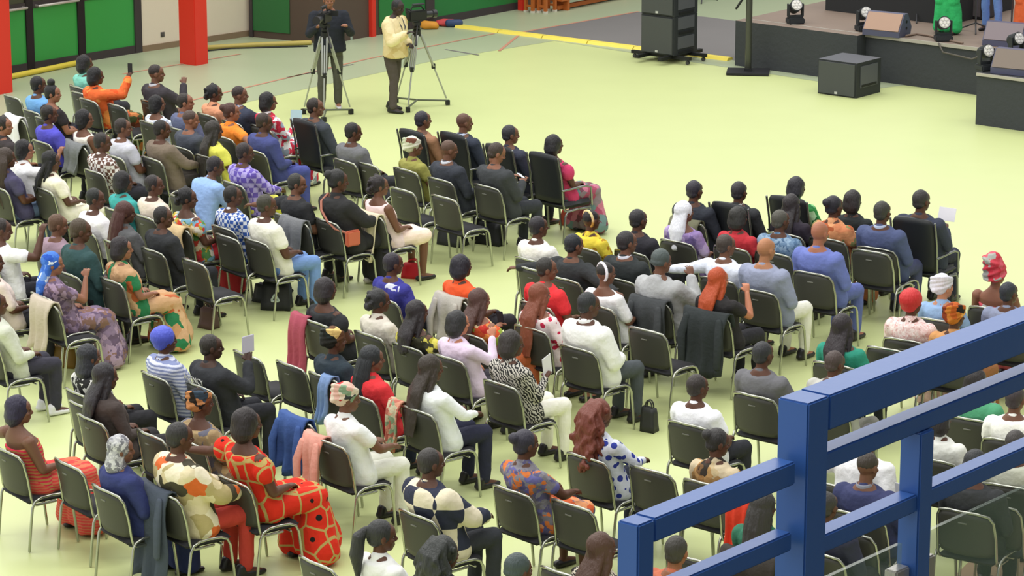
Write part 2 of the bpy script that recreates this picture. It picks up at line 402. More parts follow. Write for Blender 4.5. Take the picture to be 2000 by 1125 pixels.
for i, h in enumerate(hs):
    cabinet(KA, lv, lu, z, h, ['lowest black loudspeaker cabinet of the tall stack', 'second black loudspeaker cabinet of the tall stack', 'topmost black loudspeaker cabinet of the tall stack'][i]); z += h + .006
KB = P(1597, 182); l2 = reach(KB, V, 1672); l3 = reach(KB + V * l2, U, 1719)
cabinet(KB, l2, l3, 0, .53, 'low black subwoofer standing on the floor in front of the stage', 1)

# speaker stand
c = P(1461, 143)
t = tag(link('speaker_stand', None, loc=c, rz=-.12), 'tall dark pole stand on a flat square base in front of the stage', 'stand')
b = bmesh.new(); box(b, (0, 0, .025), (.66, .5, .03)); box(b, (0, 0, .06), (.12, .12, .04)); link('base_plate', mesh('base_plate', b, [plain('1b1c20')]), t)
b = bmesh.new(); tube(b, [(0, 0, .06), (0, 0, 1.7)], .05, 12); link('pole', mesh('pole', b, [plain('4a4c46', .35, .3)], True), t)
b = bmesh.new(); tube(b, [(-.02, 0, 1.3), (-.2, -.03, 1.02)], .018, 8); link('lever', mesh('lever', b, [plain('16171a')], True), t)

def spot(p, yaw, label, tilt=.35):
    t = tag(link('stage_spotlight', None, loc=p + Vector((0, 0, .003)), rz=yaw), label, 'spotlight', 'moving stage spotlights')
    b = bmesh.new(); box(b, (0, 0, .045), (.26, .2, .09)); bmesh.ops.bevel(b, geom=b.edges[:], offset=.015, segments=2, affect='EDGES'); link('base', mesh('base', b, [M_BLK]), t)
    b = bmesh.new(); box(b, (0, 0, .11), (.24, .07, .04))
    for s in (-1, 1): box(b, (s * .115, 0, .21), (.025, .08, .2))
    link('yoke', mesh('yoke', b, [M_BLK]), t)
    R = Matrix.Rotation(math.pi / 2 - tilt, 3, 'X')
    d = R @ Vector((0, 0, 1))
    hd = bmesh.new(); cyl(hd, Vector((0, 0, .27)) - d * .03, .085, .17, R, 20, .1); ell(hd, Vector((0, 0, .27)) - d * .11, (.085, .085, .06), R)
    h = link('lamp_head', mesh('lamp_head', hd, [M_BLK], False), t)
    b = bmesh.new(); cyl(b, Vector((0, 0, .27)) + d * .062, .085, .02, R, 20)
    for k in range(7):
        a = k * math.pi / 3; q = R @ (Vector((math.cos(a), math.sin(a), 0)) * (.052 if k < 6 else 0)); cyl(b, Vector((0, 0, .27)) + d * .075 + q, .024, .012, R, 10, .018, 1)
    link('lens', mesh('lens', b, [plain('c8c5c4', .2), plain('e9e6e2', .1)]), h)
spot(P(1553, 46, SH), .25, 'stage spotlight near the left corner of the stage', .5)
spot(P(1688, 60, SH), .35, 'stage spotlight beside the tan-faced wedge monitor', .4)
spot(P(1842, 80, SH), .1, 'stage spotlight in front of the green dress', .3)
spot(P(1925, 137, .75), .5, 'stage spotlight on the left corner of the projecting block', .3)
spot(P(1984, 112, SH), .6, 'stage spotlight at the edge of the frame behind the projecting block', .3)
def wedge(p, yaw, label, face='a08878', wd=.62):
    t = link('monitor_wedge', None, loc=p + Vector((0, 0, .004)), rz=yaw); tag(t, label, 'monitor speaker', 'wedge monitors')
    pr = [(-.2, 0), (.2, 0), (.24, .12), (.1, .34), (-.02, .34), (-.2, .08)]
    b = bmesh.new(); q = [[b.verts.new((x, y, z)) for y, z in pr] for x in (-wd / 2, wd / 2)]
    for j in range(6): b.faces.new((q[0][j], q[0][(j + 1) % 6], q[1][(j + 1) % 6], q[1][j]))
    b.faces.new(q[0][::-1]); b.faces.new(q[1])
    link('cabinet', mesh('cabinet', b, [plain('50526a', .5)]), t)
    b = bmesh.new(); a = Vector((0, -.2, .08)); c2 = Vector((0, -.02, .34)); m = (a + c2) / 2; dz = (c2 - a).normalized(); nn = Vector((0, -dz.z, dz.y))
    box(b, m + nn * .008, (wd - .04, (c2 - a).length - .02, .02), axes(Vector((1, 0, 0)), dz, nn))
    link('grille', mesh('grille', b, [plain(face, .6, 0, .3, (200, .001))]), t)
    for z in (.12, .22):
        b = bmesh.new(); cyl(b, (wd / 2 + .003, .05, z), .022, .012, Matrix.Rotation(math.pi / 2, 3, 'Y'), 10)
        link('socket', mesh('socket', b, [plain('0f0f12')]), t)
wedge(P(1731, 68, SH), -GA + .12, 'wedge monitor with a tan front beside a spotlight, left of the green dress', 'a88a78')
wedge(P(1965, 88, SH), -GA + .2, 'wedge monitor on the stage deck with a grey-brown front, by the blue trousers', '80757a')
wedge(P(1984, 143, .75), -GA + .15, 'wedge monitor lying on the projecting block beside a spotlight', '7b6f66')
run2 = bmesh.new(); pts = [P(u, v, SH + .02) for u, v in [(1770, 70), (1790, 66), (1812, 69), (1850, 78), (1880, 84)]]; tube(run2, pts, .018, 8)
thing_mesh('cable', run2, [plain('7d6a5c')], 'cable lying on the stage deck along the front edge', 'cable', smooth=True)
a = SB + V * 3.6 - U * .05
run2 = bmesh.new(); tube(run2, [a + Vector((0, 0, SH)), a + V * .1 - U * .03 + Vector((0, 0, SH - .12)), a + V * .6 - U * .02 + Vector((0, 0, SH - .17)), a + V * 1.0 + Vector((0, 0, SH + .01))], .014, 8)
thing_mesh('cable', run2, [plain('55504a')], 'cable hanging in a loop down the front of the stage skirt', 'cable', smooth=True)
for u, v, lab in [(1905, 62, 'thin microphone stand between the green dress and the blue trousers'), (1790, 40, 'microphone stand left of the green dress'), (1975, 62, 'microphone stand right of the blue trousers'), (1372, 3, 'thin black stand behind the tall loudspeaker stack')]:
    z0 = SH if u > 1400 else 0
    t = tag(link('microphone_stand', None, loc=P(u, v, z0)), lab, 'microphone stand')
    b = bmesh.new(); tube(b, [(0, 0, .1), (0, 0, 1.5)], .014, 8); link('pole', mesh('pole', b, [plain('5b5a5c', .3, .5)], True), t)
    for k in range(3):
        b = bmesh.new(); a = k * 2.094 + .4; tube(b, [(0, 0, .14), (math.cos(a) * .3, math.sin(a) * .3, .012)], .012, 8); link('leg', mesh('leg', b, [plain('3b3b3d', .4)], True), t)
bm = bmesh.new(); c = P(1900, 38, SH); box(bm, (c.x, c.y + .3, SH + .2), (.7, .4, .4), GRID); bmesh.ops.bevel(bm, geom=bm.edges[:], offset=.02, segments=2, affect='EDGES')
eq = thing_mesh('amplifier', bm, [plain('3a373c', .6)], 'dark amplifier box standing on the stage between the singers', 'amplifier')
bm = bmesh.new(); box(bm, (c.x, c.y + .3, SH + .2) , (.6, .43, .3), GRID); link('grille', mesh('grille', bm, [plain('6b6466', .7)]), eq)

# ---------------------------------------------------------------- blue railing near the camera
M_BLUE = plain('3a66b0', .34, 0, .45, (30, .0005))
RG = math.radians(39.8); RU = Vector((math.sin(RG), math.cos(RG), 0)); RV = Vector((math.cos(RG), -math.sin(RG), 0))
RR = axes(RV, RU)
def bar(bm, A, v0, v1, u0, u1, z0, z1):
    c = A + RV * (v0 + v1) / 2 + RU * (u0 + u1) / 2; box(bm, (c.x, c.y, (z0 + z1) / 2), (v1 - v0, u1 - u0, z1 - z0), RR)
def rail(name, boxes, A, parent, m=None, bev=.004):
    bm = bmesh.new()
    for bx in boxes: bar(bm, A, *bx)
    if bev: bmesh.ops.bevel(bm, geom=bm.edges[:], offset=bev, segments=2, affect='EDGES')
    return link(name, mesh(name, bm, [m or M_BLUE]), parent)
ZT = 6.8; RA0 = P(1519, 775, ZT); RA0.z = 0
W_ = .085
tr = tag(link('stair_railing', None, loc=(0, 0, 0)), 'blue metal railing with a tall post, upper section at the right edge', 'railing')
rail('post', [(0, W_, 0, W_, 4.6, ZT - .001)], RA0, tr)
rail('handrail', [(0, W_, W_ + .001, 7, ZT - .085, ZT)], RA0, tr)
s2 = .052
rail('crossbar', [(.016, .016 + s2, W_, 7, ZT - .19, ZT - .145)], RA0, tr)
du = 0
def u_at(z, u):   # distance along the rail whose left top edge reaches column u
    return reach(RA0 + Vector((0, 0, z)), RU, u)
up = u_at(ZT - .145, 1750)
rail('post', [(.014, .014 + s2 + .008, up, up + s2 + .008, 4.6, ZT - .191)], RA0, tr)
rail('crossbar', [(.016, .016 + s2, W_, up, ZT - .39, ZT - .345)], RA0, tr)
rail('crossbar', [(.016, .016 + s2, up + s2 + .005, 7, ZT - .39, ZT - .345)], RA0, tr)
gl = bpy.data.materials.new('glass'); gl.use_nodes = True; nt = gl.node_tree; b_ = nt.nodes['Principled BSDF']
b_.inputs['Base Color'].default_value = lin('8fa896'); b_.inputs['Roughness'].default_value = .05; b_.inputs['Alpha'].default_value = .22
rail('glass_panel', [(.03, .042, W_ + .06, up - .02, 5.3, ZT - .47)], RA0, tr, gl, 0)
rail('glass_panel', [(.03, .042, up + .1, 7, 5.3, ZT - .47)], RA0, tr, gl, 0)
for uu, z in [(up - .03, ZT - .56), (up + .085, ZT - .56), (W_ + .03, ZT - .56)]:
    rail('glass_clamp', [(.018, .055, uu - .03, uu + .03, z - .03, z + .03)], RA0, tr, M_SILV)
ZL = None
# lower section, to the left of the tall post: its top edge runs through (1205,1015) and (1515,890)
best = None
for i in range(400):
    z = 6.2 + i * .0015
    A = P(1205, 1015, z); s = reach(A, RU, 1515); e = abs(proj(A + RU * s)[1] - 890) + 40 * abs(((A + RU * s) - P(1515, 890, z)).length) * 0
    q = A + RU * s - (RA0 + Vector((0, 0, 0)));
    off = abs((q).dot(RV) - .012) 
    if best is None or off < best[0]: best = (off, z, A, s)
_, ZL, LA, LS = best; LA = Vector((LA.x, LA.y, 0))
tl = tag(link('stair_railing', None, loc=(0, 0, 0)), 'lower section of the blue metal railing, left of the tall post', 'railing')
w6 = .058
rail('post', [(0, w6, 0, w6, 4.6, ZL - .001)], LA, tl)
rail('handrail', [(0, w6, w6 + .001, LS - .002, ZL - .055, ZL)], LA, tl)
rail('crossbar', [(.006, .006 + .046, w6, LS - .002, ZL - .215, ZL - .17)], LA, tl)
rail('glass_panel', [(.025, .037, w6 + .05, LS - .05, 5.1, ZL - .3)], LA, tl, gl, 0)
# unseen dark gallery walls and floor, added to keep light off the railing's side
bm = bmesh.new(); box(bm, (7.2, 3, 7), (.3, 16, 14)); struct('wall_right_blocker', bm, [plain('3a3430', .8)])
bm = bmesh.new(); box(bm, (-2.5, -5, 10), (19, .3, 8)); struct('wall_gallery_blocker', bm, [plain('4a423c', .8)])
bm = bmesh.new(); box(bm, (-2.5, -1.6, 6.9), (19, 6.6, .3)); struct('floor_gallery_blocker', bm, [plain('5a5550', .7)])
# ================================================================ CHAIRS
M_SHELL = plain('3e3e38', .5, 0, .4, (160, .0006)); M_PAD = plain('37373a', .8, 0, .2, (60, .001)); M_CHROME = plain('aeb0a4', .22, .9)
def shell(w, z0, z1, y0, y1, curve, th, corner=.09, nx=11, nz=9):
    """curved upholstered back with rounded upper corners"""
    bm = bmesh.new(); lay = []
    for off in (0, th):
        g = []
        for j in range(nz):
            t = j / (nz - 1); z = z0 + (z1 - z0) * t; row = []
            top = max(0, (z - (z1 - corner)) / corner); bot = max(0, ((z0 + corner * .8) - z) / (corner * .8))
            sh = 1 - .16 * top ** 2 - .12 * bot ** 2
            for i in range(nx):
                s = (i / (nx - 1) - .5) * 2; x = s * w / 2 * sh
                row.append(bm.verts.new((x, y0 + (y1 - y0) * t ** 1.4 + curve * s * s + (off - th / 2) * (1 - .5 * abs(s) ** 6), z - (.02 * top * s * s))))
            g.append(row)
        lay.append(g)
    A, B = lay
    for j in range(nz - 1):
        for i in range(nx - 1):
            bm.faces.new((A[j][i], A[j][i + 1], A[j + 1][i + 1], A[j + 1][i])); bm.faces.new((B[j][i], B[j + 1][i], B[j + 1][i + 1], B[j][i + 1]))
    for i in range(nx - 1):
        bm.faces.new((A[0][i], B[0][i], B[0][i + 1], A[0][i + 1])); bm.faces.new((A[-1][i], A[-1][i + 1], B[-1][i + 1], B[-1][i]))
    for j in range(nz - 1):
        bm.faces.new((A[j][0], A[j + 1][0], B[j + 1][0], B[j][0])); bm.faces.new((A[j][-1], B[j][-1], B[j + 1][-1], A[j + 1][-1]))
    return bm
def seatpad(w, d, z, th, y):
    bm = bmesh.new(); box(bm, (0, y, z), (w, d, th)); bmesh.ops.bevel(bm, geom=bm.edges[:], offset=th * .42, segments=3, affect='EDGES')
    return bm
CH_PARTS = {}
def chair_parts():
    L = []
    L.append(('seat', mesh('seat', seatpad(.49, .44, .435, .05, .01), [M_PAD], True)))
    b = shell(.51, .48, .85, -.235, -.305, .05, .028); box(b, (0, -.2975, .765), (.075, .006, .013), None, 1)
    L.append(('backrest', mesh('backrest', b, [M_SHELL, plain('74756c')], True)))
    b = bmesh.new(); pts = []
    for s in (-1, 1):
        col = [(s * .25, .05, .405), (s * .26, -.14, .405), (s * .26, -.17, .42), (s * .26, -.185, .47), (s * .258, -.21, .65), (s * .245, -.24, .79)]
        pts.append(col)
    top = [(-.215, -.27, .845), (-.12, -.303, .866), (0, -.32, .869), (.12, -.303, .866), (.215, -.27, .845)]
    tube(b, pts[0] + top + pts[1][::-1], .0125, 8)
    L.append(('back_frame', mesh('back_frame', b, [M_CHROME], True)))
    b = bmesh.new(); tube(b, [(-.27, .12, .40), (.27, .12, .40)], .01, 6); L.append(('stretcher', mesh('stretcher', b, [M_CHROME], True)))
    for s in (-1, 1):
        for f in (1, -1):
            b = bmesh.new(); x = s * .283
            tube(b, [(x, 0, .475), (x, f * .10, .47), (x, f * .16, .445), (x, f * .19, .39), (x, f * .215, .2), (x, f * .235, .013)], .0125, 8)
            L.append(('leg', mesh('leg', b, [M_CHROME], True)))
    return L
def high_parts():
    L = []; PAD = plain('24272a', .45, 0, .4, (60, .001)); FR = plain('8d8f8c', .25, .9)
    L.append(('seat', mesh('seat', seatpad(.52, .50, .45, .08, .02), [PAD], True)))
    L.append(('backrest', mesh('backrest', shell(.52, .49, 1.10, -.24, -.36, .03, .05, .06), [PAD], True)))
    for s in (-1, 1):
        b = bmesh.new(); tube(b, [(s * .275, -.34, 1.06), (s * .275, -.28, .8), (s * .275, -.25, .5), (s * .275, -.22, .40), (s * .275, .2, .40)], .013, 8); L.append(('back_frame', mesh('back_frame', b, [FR], True)))
        b = bmesh.new(); tube(b, [(s * .29, -.27, .66), (s * .29, .12, .67), (s * .29, .20, .64), (s * .29, .22, .42)], .014, 8); L.append(('armrest', mesh('armrest', b, [FR], True)))
        for f in (1, -1):
            b = bmesh.new(); tube(b, [(s * .285, f * .02, .40), (s * .285, f * .19, .385), (s * .285, f * .22, .33), (s * .285, f * .25, .013)], .013, 8); L.append(('leg', mesh('leg', b, [FR], True)))
    return L
def chair(p, rz, label, kind='std', group=None, name=None):
    if kind not in CH_PARTS: CH_PARTS[kind] = chair_parts() if kind == 'std' else high_parts()
    t = tag(link(name or ('conference_chair' if kind == 'std' else 'high_back_chair'), None, loc=(p[0], p[1], 0), rz=rz), label, 'chair', group)
    for n, me in CH_PARTS[kind]: link(n, me, t)
    return t

# ================================================================ PEOPLE
# arms: elbow direction (out, fwd, up) from the shoulder, wrist target
ARMS = {'lap': ((.07, .03, -.28), ('abs', .09, .27, .66)), 'down': ((.07, -.03, -.28), ('abs', .22, .12, .60)),
        'thigh': ((.07, .17, -.22), ('abs', .07, .46, .70)), 'hold': ((.05, .08, -.27), ('abs', .06, .33, .90)),
        'cross': ((.07, .09, -.25), ('abs', -.05, .24, .84)), 'up': ((.06, .19, -.18), ('abs', .08, .27, 1.14)),
        'out': ((.28, -.04, -.08), ('rel', .54, -.10, -.12)), 'high': ((.14, .2, -.05), ('rel', .12, .32, .16)),
        'behind': ((.12, -.12, -.24), ('rel', .30, -.2, -.30)),
        'hang': ((.04, 0, -.29), ('rel', .05, .06, -.56)), 'cam': ((.09, .12, -.22), ('rel', .0, .36, -.10)), 'wrist': ((.07, .02, -.28), ('rel', -.12, .22, -.33))}
LEGS = {'sit': ((.12, .46, .53), (.11, .45, .09)), 'tuck': ((.11, .46, .52), (.10, .26, .10)), 'ext': ((.13, .46, .50), (.13, .72, .09)),
        'wide': ((.20, .43, .53), (.18, .46, .09)), 'crossR': ((.03, .47, .60), (-.13, .66, .30)), 'stand': ((.11, .02, .50), (.12, -.02, .09)), 'stride': ((.10, .07, .50), (.17, .10, .09))}
def poseof(key):
    """joint positions for pose (sex, lean, armL, armR, legs)"""
    sex, lean, aL, aR, legs = key
    st = legs in ('stand', 'stride'); pz = .93 if st else .545; k = 1.0 if sex == 'm' else .93
    R = Matrix.Rotation(-math.radians(lean), 3, 'X'); pel = Vector((0, 0, pz))
    J = {'sex': sex, 'R': R, 'pel': pel, 'k': k}
    at = lambda x, y, z: pel + R @ Vector((x, y, z * (1 if sex == 'm' else .95)))
    J['at'] = at; J['neck'] = at(0, -.005, .53)
    hd = Matrix.Rotation(-math.radians(lean * .25), 3, 'X') @ Vector((0, .045, .128)); J['head'] = J['neck'] + hd
    for s, nm, an in ((-1, 'L', aL), (1, 'R', aR)):
        sh = at(s * .20 * k, -.01, .425); e, wt = ARMS[an]
        el = sh + (R @ Vector((s * e[0], e[1], e[2]))).normalized() * .285 * (k + .02)
        if an == 'thigh' and lean > 15: el = sh + Vector((s * .03, .16, -.25)).normalized() * .28
        tg = Vector((s * wt[1], wt[2], wt[3])) if wt[0] == 'abs' else sh + Vector((s * wt[1], wt[2], wt[3]))
        wr = el + (tg - el).normalized() * .255 * (k + .02)
        J['sh' + nm], J['el' + nm], J['wr' + nm] = sh, el, wr
        kn, ank = LEGS[legs] if not (legs == 'crossR' and s < 0) else LEGS['sit']
        if legs == 'stride' and s < 0: kn, ank = (.10, -.02, .50), (.10, -.08, .09)
        J['hip' + nm] = pel + Vector((s * .095, .0, -.02 if not st else -.04)); J['kn' + nm] = Vector((s * kn[0], kn[1], kn[2])); J['an' + nm] = Vector((s * ank[0], ank[1], ank[2]))
    return J
TM = [(-.13, .165, .118, .05), (-.08, .188, .130, .045), (0, .190, .128, .04), (.08, .180, .126, .03), (.16, .178, .124, .018), (.27, .192, .132, .01), (.36, .200, .130, .005), (.42, .188, .112, -.005), (.46, .150, .094, -.01), (.50, .098, .076, -.01), (.54, .058, .058, -.005)]
TF = [(-.13, .175, .122, .05), (-.08, .200, .138, .045), (0, .198, .134, .04), (.08, .178, .122, .03), (.16, .164, .116, .018), (.27, .164, .130, .018), (.36, .172, .124, .012), (.42, .166, .102, -.005), (.46, .132, .084, -.01), (.50, .086, .068, -.01), (.54, .050, .052, -.005)]
def torso(bm, J, inf=0.0, z0=-1, z1=1, flare=0):
    T = TM if J['sex'] == 'm' else TF
    M = Matrix.Translation(J['pel']) @ J['R'].to_4x4(); r = []
    kz = 1 if J['sex'] == 'm' else .95
    for z, rx, ry, cy in T:
        if z0 <= z <= z1: r.append((0, cy + (inf * .2 if z < .3 else -inf * .25), z * kz, rx + inf + flare * max(0, .1 - z), ry + inf * .72 + flare * .5 * max(0, .1 - z)))
    loft(bm, r, M, 24)
def hand(bm, J, s, inf=0):
    nm = 'L' if s < 0 else 'R'; wr, el = J['wr' + nm], J['el' + nm]; d = (wr - el).normalized(); k = J['k']
    up = Vector((0, 0, 1)); side = d.cross(up)
    side = side.normalized() if side.length > .1 else Vector((1, 0, 0)); pn = side.cross(d).normalized()   # back of hand
    palm = wr + d * .045 * k
    tube(bm, [wr + d * .01, wr + d * .045 * k, wr + d * .075 * k], [.028 * k, .036 * k, .036 * k], 10, .5, pn)
    for i, (o, l) in enumerate([(-.030, .066), (-.010, .076), (.010, .072), (.030, .058)]):
        b0 = wr + d * .078 * k + side * o * k; q = b0 + (d * .75 - pn * .3 + side * o * 3).normalized() * l * .45 * k; e = q + (d * .45 - pn * .8 + side * o * 2).normalized() * l * .5 * k
        tube(bm, [b0 - d * .02, b0, q, e], [.0085, .0085, .008, .007], 6)
    t0 = wr + d * .03 * k - side * s * .028 * k; t1 = t0 + (d * .6 - side * s * .7 - pn * .2).normalized() * .035 * k
    tube(bm, [t0, t1, t1 + (d * .9 - pn * .3).normalized() * .03 * k], [.011, .0105, .0085], 6)
def headmat(J, yaw, pit):
    return Matrix.Translation(J['head']) @ Matrix.Rotation(math.radians(-yaw), 4, 'Z') @ Matrix.Rotation(math.radians(-pit), 4, 'X')
BODY = {}
def body_mesh(key, yaw, pit):
    k = (key, yaw, pit)
    if k in BODY: return BODY[k]
    J = poseof(key); bm = bmesh.new(); torso(bm, J)
    tube(bm, [J['neck'] - J['R'] @ Vector((0, 0, .05)), J['neck'] + (J['head'] - J['neck']) * .5], [.056 * J['k'], .052 * J['k']], 14)
    for s, nm in ((-1, 'L'), (1, 'R')):
        sh, el, wr = J['sh' + nm], J['el' + nm], J['wr' + nm]; f = J['k'] ** 2
        m1 = sh.lerp(el, .4)
        tube(bm, [sh, m1, el], [.068 * f, .058 * f, .045 * f], 12); tube(bm, [el, el.lerp(wr, .3), wr], [.044 * f, .046 * f, .028 * f], 12); hand(bm, J, s)
        h, kn, an = J['hip' + nm], J['kn' + nm], J['an' + nm]
        tube(bm, [h, h.lerp(kn, .5), kn], [.085, .075, .054], 12); tube(bm, [kn, kn.lerp(an, .35), an], [.052, .052, .034], 12)
        tube(bm, [an + Vector((0, -.02, -.03)), an + Vector((0, .07, -.05)), an + Vector((0, .14, -.062))], [.034, .034, .024], 10)
    H = headmat(J, yaw, pit); hb = bmesh.new()
    ell(hb, (0, -.008, .022), (.076, .095, .096)); ell(hb, (0, .024, -.045), (.060, .072, .070)); ell(hb, (0, .055, -.085), (.034, .034, .028))
    ell(hb, (0, .04, .035), (.062, .058, .055)); ell(hb, (0, .088, .018), (.045, .013, .012))
    tube(hb, [(0, .088, .01), (0, .108, -.022)], [.010, .015], 8); ell(hb, (0, .102, -.028), (.020, .012, .010))
    ell(hb, (0, .088, -.058), (.025, .014, .007)); ell(hb, (0, .086, -.070), (.022, .013, .007))
    for s in (-1, 1):
        ell(hb, (s * .078, -.005, -.012), (.010, .020, .033)); ell(hb, (s * .034, .068, -.025), (.025, .02, .018))
    tube(hb, [(0, -.015, -.09), (0, -.01, -.02)], [.045, .05], 12)
    hb.transform(H); me = bpy.data.meshes.new('h'); hb.to_mesh(me); hb.free(); bm.from_mesh(me); bpy.data.meshes.remove(me)
    BODY[k] = voxel('body', bm, .0075, [SKIN], 2, .32); return BODY[k]
TOPS = {}
def top_mesh(key, kind):
    k = (key, kind)
    if k in TOPS: return TOPS[k]
    J = poseof(key); bm = bmesh.new()
    inf = {'jacket': .042, 'tee': .030, 'shirt': .032, 'vest': .022, 'blouse': .036, 'puff': .030, 'loose': .052, 'hoodie': .05, 'dress': .028, 'bare': .014}[kind]
    torso(bm, J, inf, -.2 if J['pel'].z < .8 else -.09, {'bare': .37, 'vest': .46, 'puff': .465, 'blouse': .47, 'dress': .465}.get(kind, .51), .05 if kind in ('loose', 'jacket', 'blouse') else 0)
    if kind in ('jacket', 'hoodie', 'shirt', 'tee', 'loose'):
        n = J['neck'] - J['R'] @ Vector((0, -.0, .03)); tube(bm, [n - J['R'] @ Vector((0, 0, .03)), n + J['R'] @ Vector((0, 0, .012))], [.085, .068], 14)
    if kind == 'hoodie': ell(bm, J['neck'] + J['R'] @ Vector((0, -.075, -.04)), (.11, .055, .075))
    for s, nm in ((-1, 'L'), (1, 'R')):
        sh, el, wr = J['sh' + nm], J['el' + nm], J['wr' + nm]; f = J['k'] ** 2
        if kind in ('jacket', 'shirt', 'hoodie', 'loose'):
            a, b, c, d = {'jacket': (.092, .078, .064, .048), 'shirt': (.084, .072, .058, .042), 'hoodie': (.096, .084, .070, .052), 'loose': (.094, .092, .080, .066)}[kind]
            tube(bm, [sh, sh.lerp(el, .45), el], [a * f, b * f, c * f], 12); tube(bm, [el, el.lerp(wr, .5), wr.lerp(el, .06)], [c * f, (c + d) / 2 * f, d * f], 12)
        elif kind in ('tee', 'blouse', 'dress'):
            e = {'tee': .55, 'blouse': .8, 'dress': .5}[kind]
            tube(bm, [sh, sh.lerp(el, e * .6), sh.lerp(el, e)], [.080 * f, .078 * f, .077 * f], 12)
        elif kind == 'puff':
            ell(bm, sh.lerp(el, .3) + Vector((s * .012, 0, .0)), (.092, .088, .10)); tube(bm, [sh, sh.lerp(el, .6)], [.07 * f, .058 * f], 12)
        elif kind == 'vest': ell(bm, sh - Vector((s * .03, 0, 0)), (.05, .055, .055))
    TOPS[k] = voxel('top_' + kind, bm, .0115, [CLOTH], 7, None, .022); return TOPS[k]
BOTS = {}
def bot_mesh(key, kind):
    k = (key[0], key[4], kind)
    if k in BOTS: return BOTS[k]
    J = poseof((key[0], 0, 'lap', 'lap', key[4])); bm = bmesh.new(); st = key[4] in ('stand', 'stride')
    torso(bm, J, .014, -.2, .05)
    for s, nm in ((-1, 'L'), (1, 'R')):
        h, kn, an = J['hip' + nm], J['kn' + nm], J['an' + nm]
        if kind == 'trousers':
            tube(bm, [h, h.lerp(kn, .5), kn], [.100, .090, .072], 12); tube(bm, [kn, kn.lerp(an, .5), an + Vector((0, 0, .0))], [.071, .064, .055], 12)
        elif kind == 'shorts': tube(bm, [h, h.lerp(kn, .5), h.lerp(kn, .93)], [.102, .094, .085], 12)
        else:
            tube(bm, [h, h.lerp(kn, .5), kn + Vector((0, .02, 0))], [.108, .105, .092], 12)
            if kind in ('skirt', 'gown'):
                w = .03 if kind == 'skirt' else .12
                tube(bm, [kn, kn.lerp(an, .5), an + Vector((s * w * .5, .02, .0))], [.088, .10 + w * .3, .09 + w * .5], 12)
    if kind in ('skirt', 'gown', 'knee'):
        tube(bm, [Vector((0, .05, J['pel'].z)), (J['knL'] + J['knR']) / 2], [.11, .095], 12)
        if kind != 'knee':
            a = (J['knL'] + J['knR']) / 2; b = (J['anL'] + J['anR']) / 2; tube(bm, [a, a.lerp(b, .5), b + Vector((0, 0, .02))], [.10, .11, .11], 12)
            if kind == 'gown': tube(bm, [a + Vector((0, .02, 0)), b + Vector((0, .14, .03))], [.11, .16], 12)
    for v in bm.verts: v.co.z = max(v.co.z, .02)
    BOTS[k] = voxel('bottom_' + kind, bm, .0125, [CLOTH], 3, None, .02); return BOTS[k]
SHOE = {}
def shoe_mesh(flat=False):
    if flat in SHOE: return SHOE[flat]
    bm = bmesh.new()
    tube(bm, [(0, -.06, .035), (0, .06, .032), (0, .17, .024)], [.042, .043, .028], 10, .8)
    if not flat: tube(bm, [(0, -.045, .05), (0, -.03, .09)], [.042, .045], 10)
    for v in bm.verts: v.co.z = max(v.co.z, 0)
    SHOE[flat] = voxel('shoe', bm, .009, [LEATHER], 2); return SHOE[flat]
HAIRM = {}
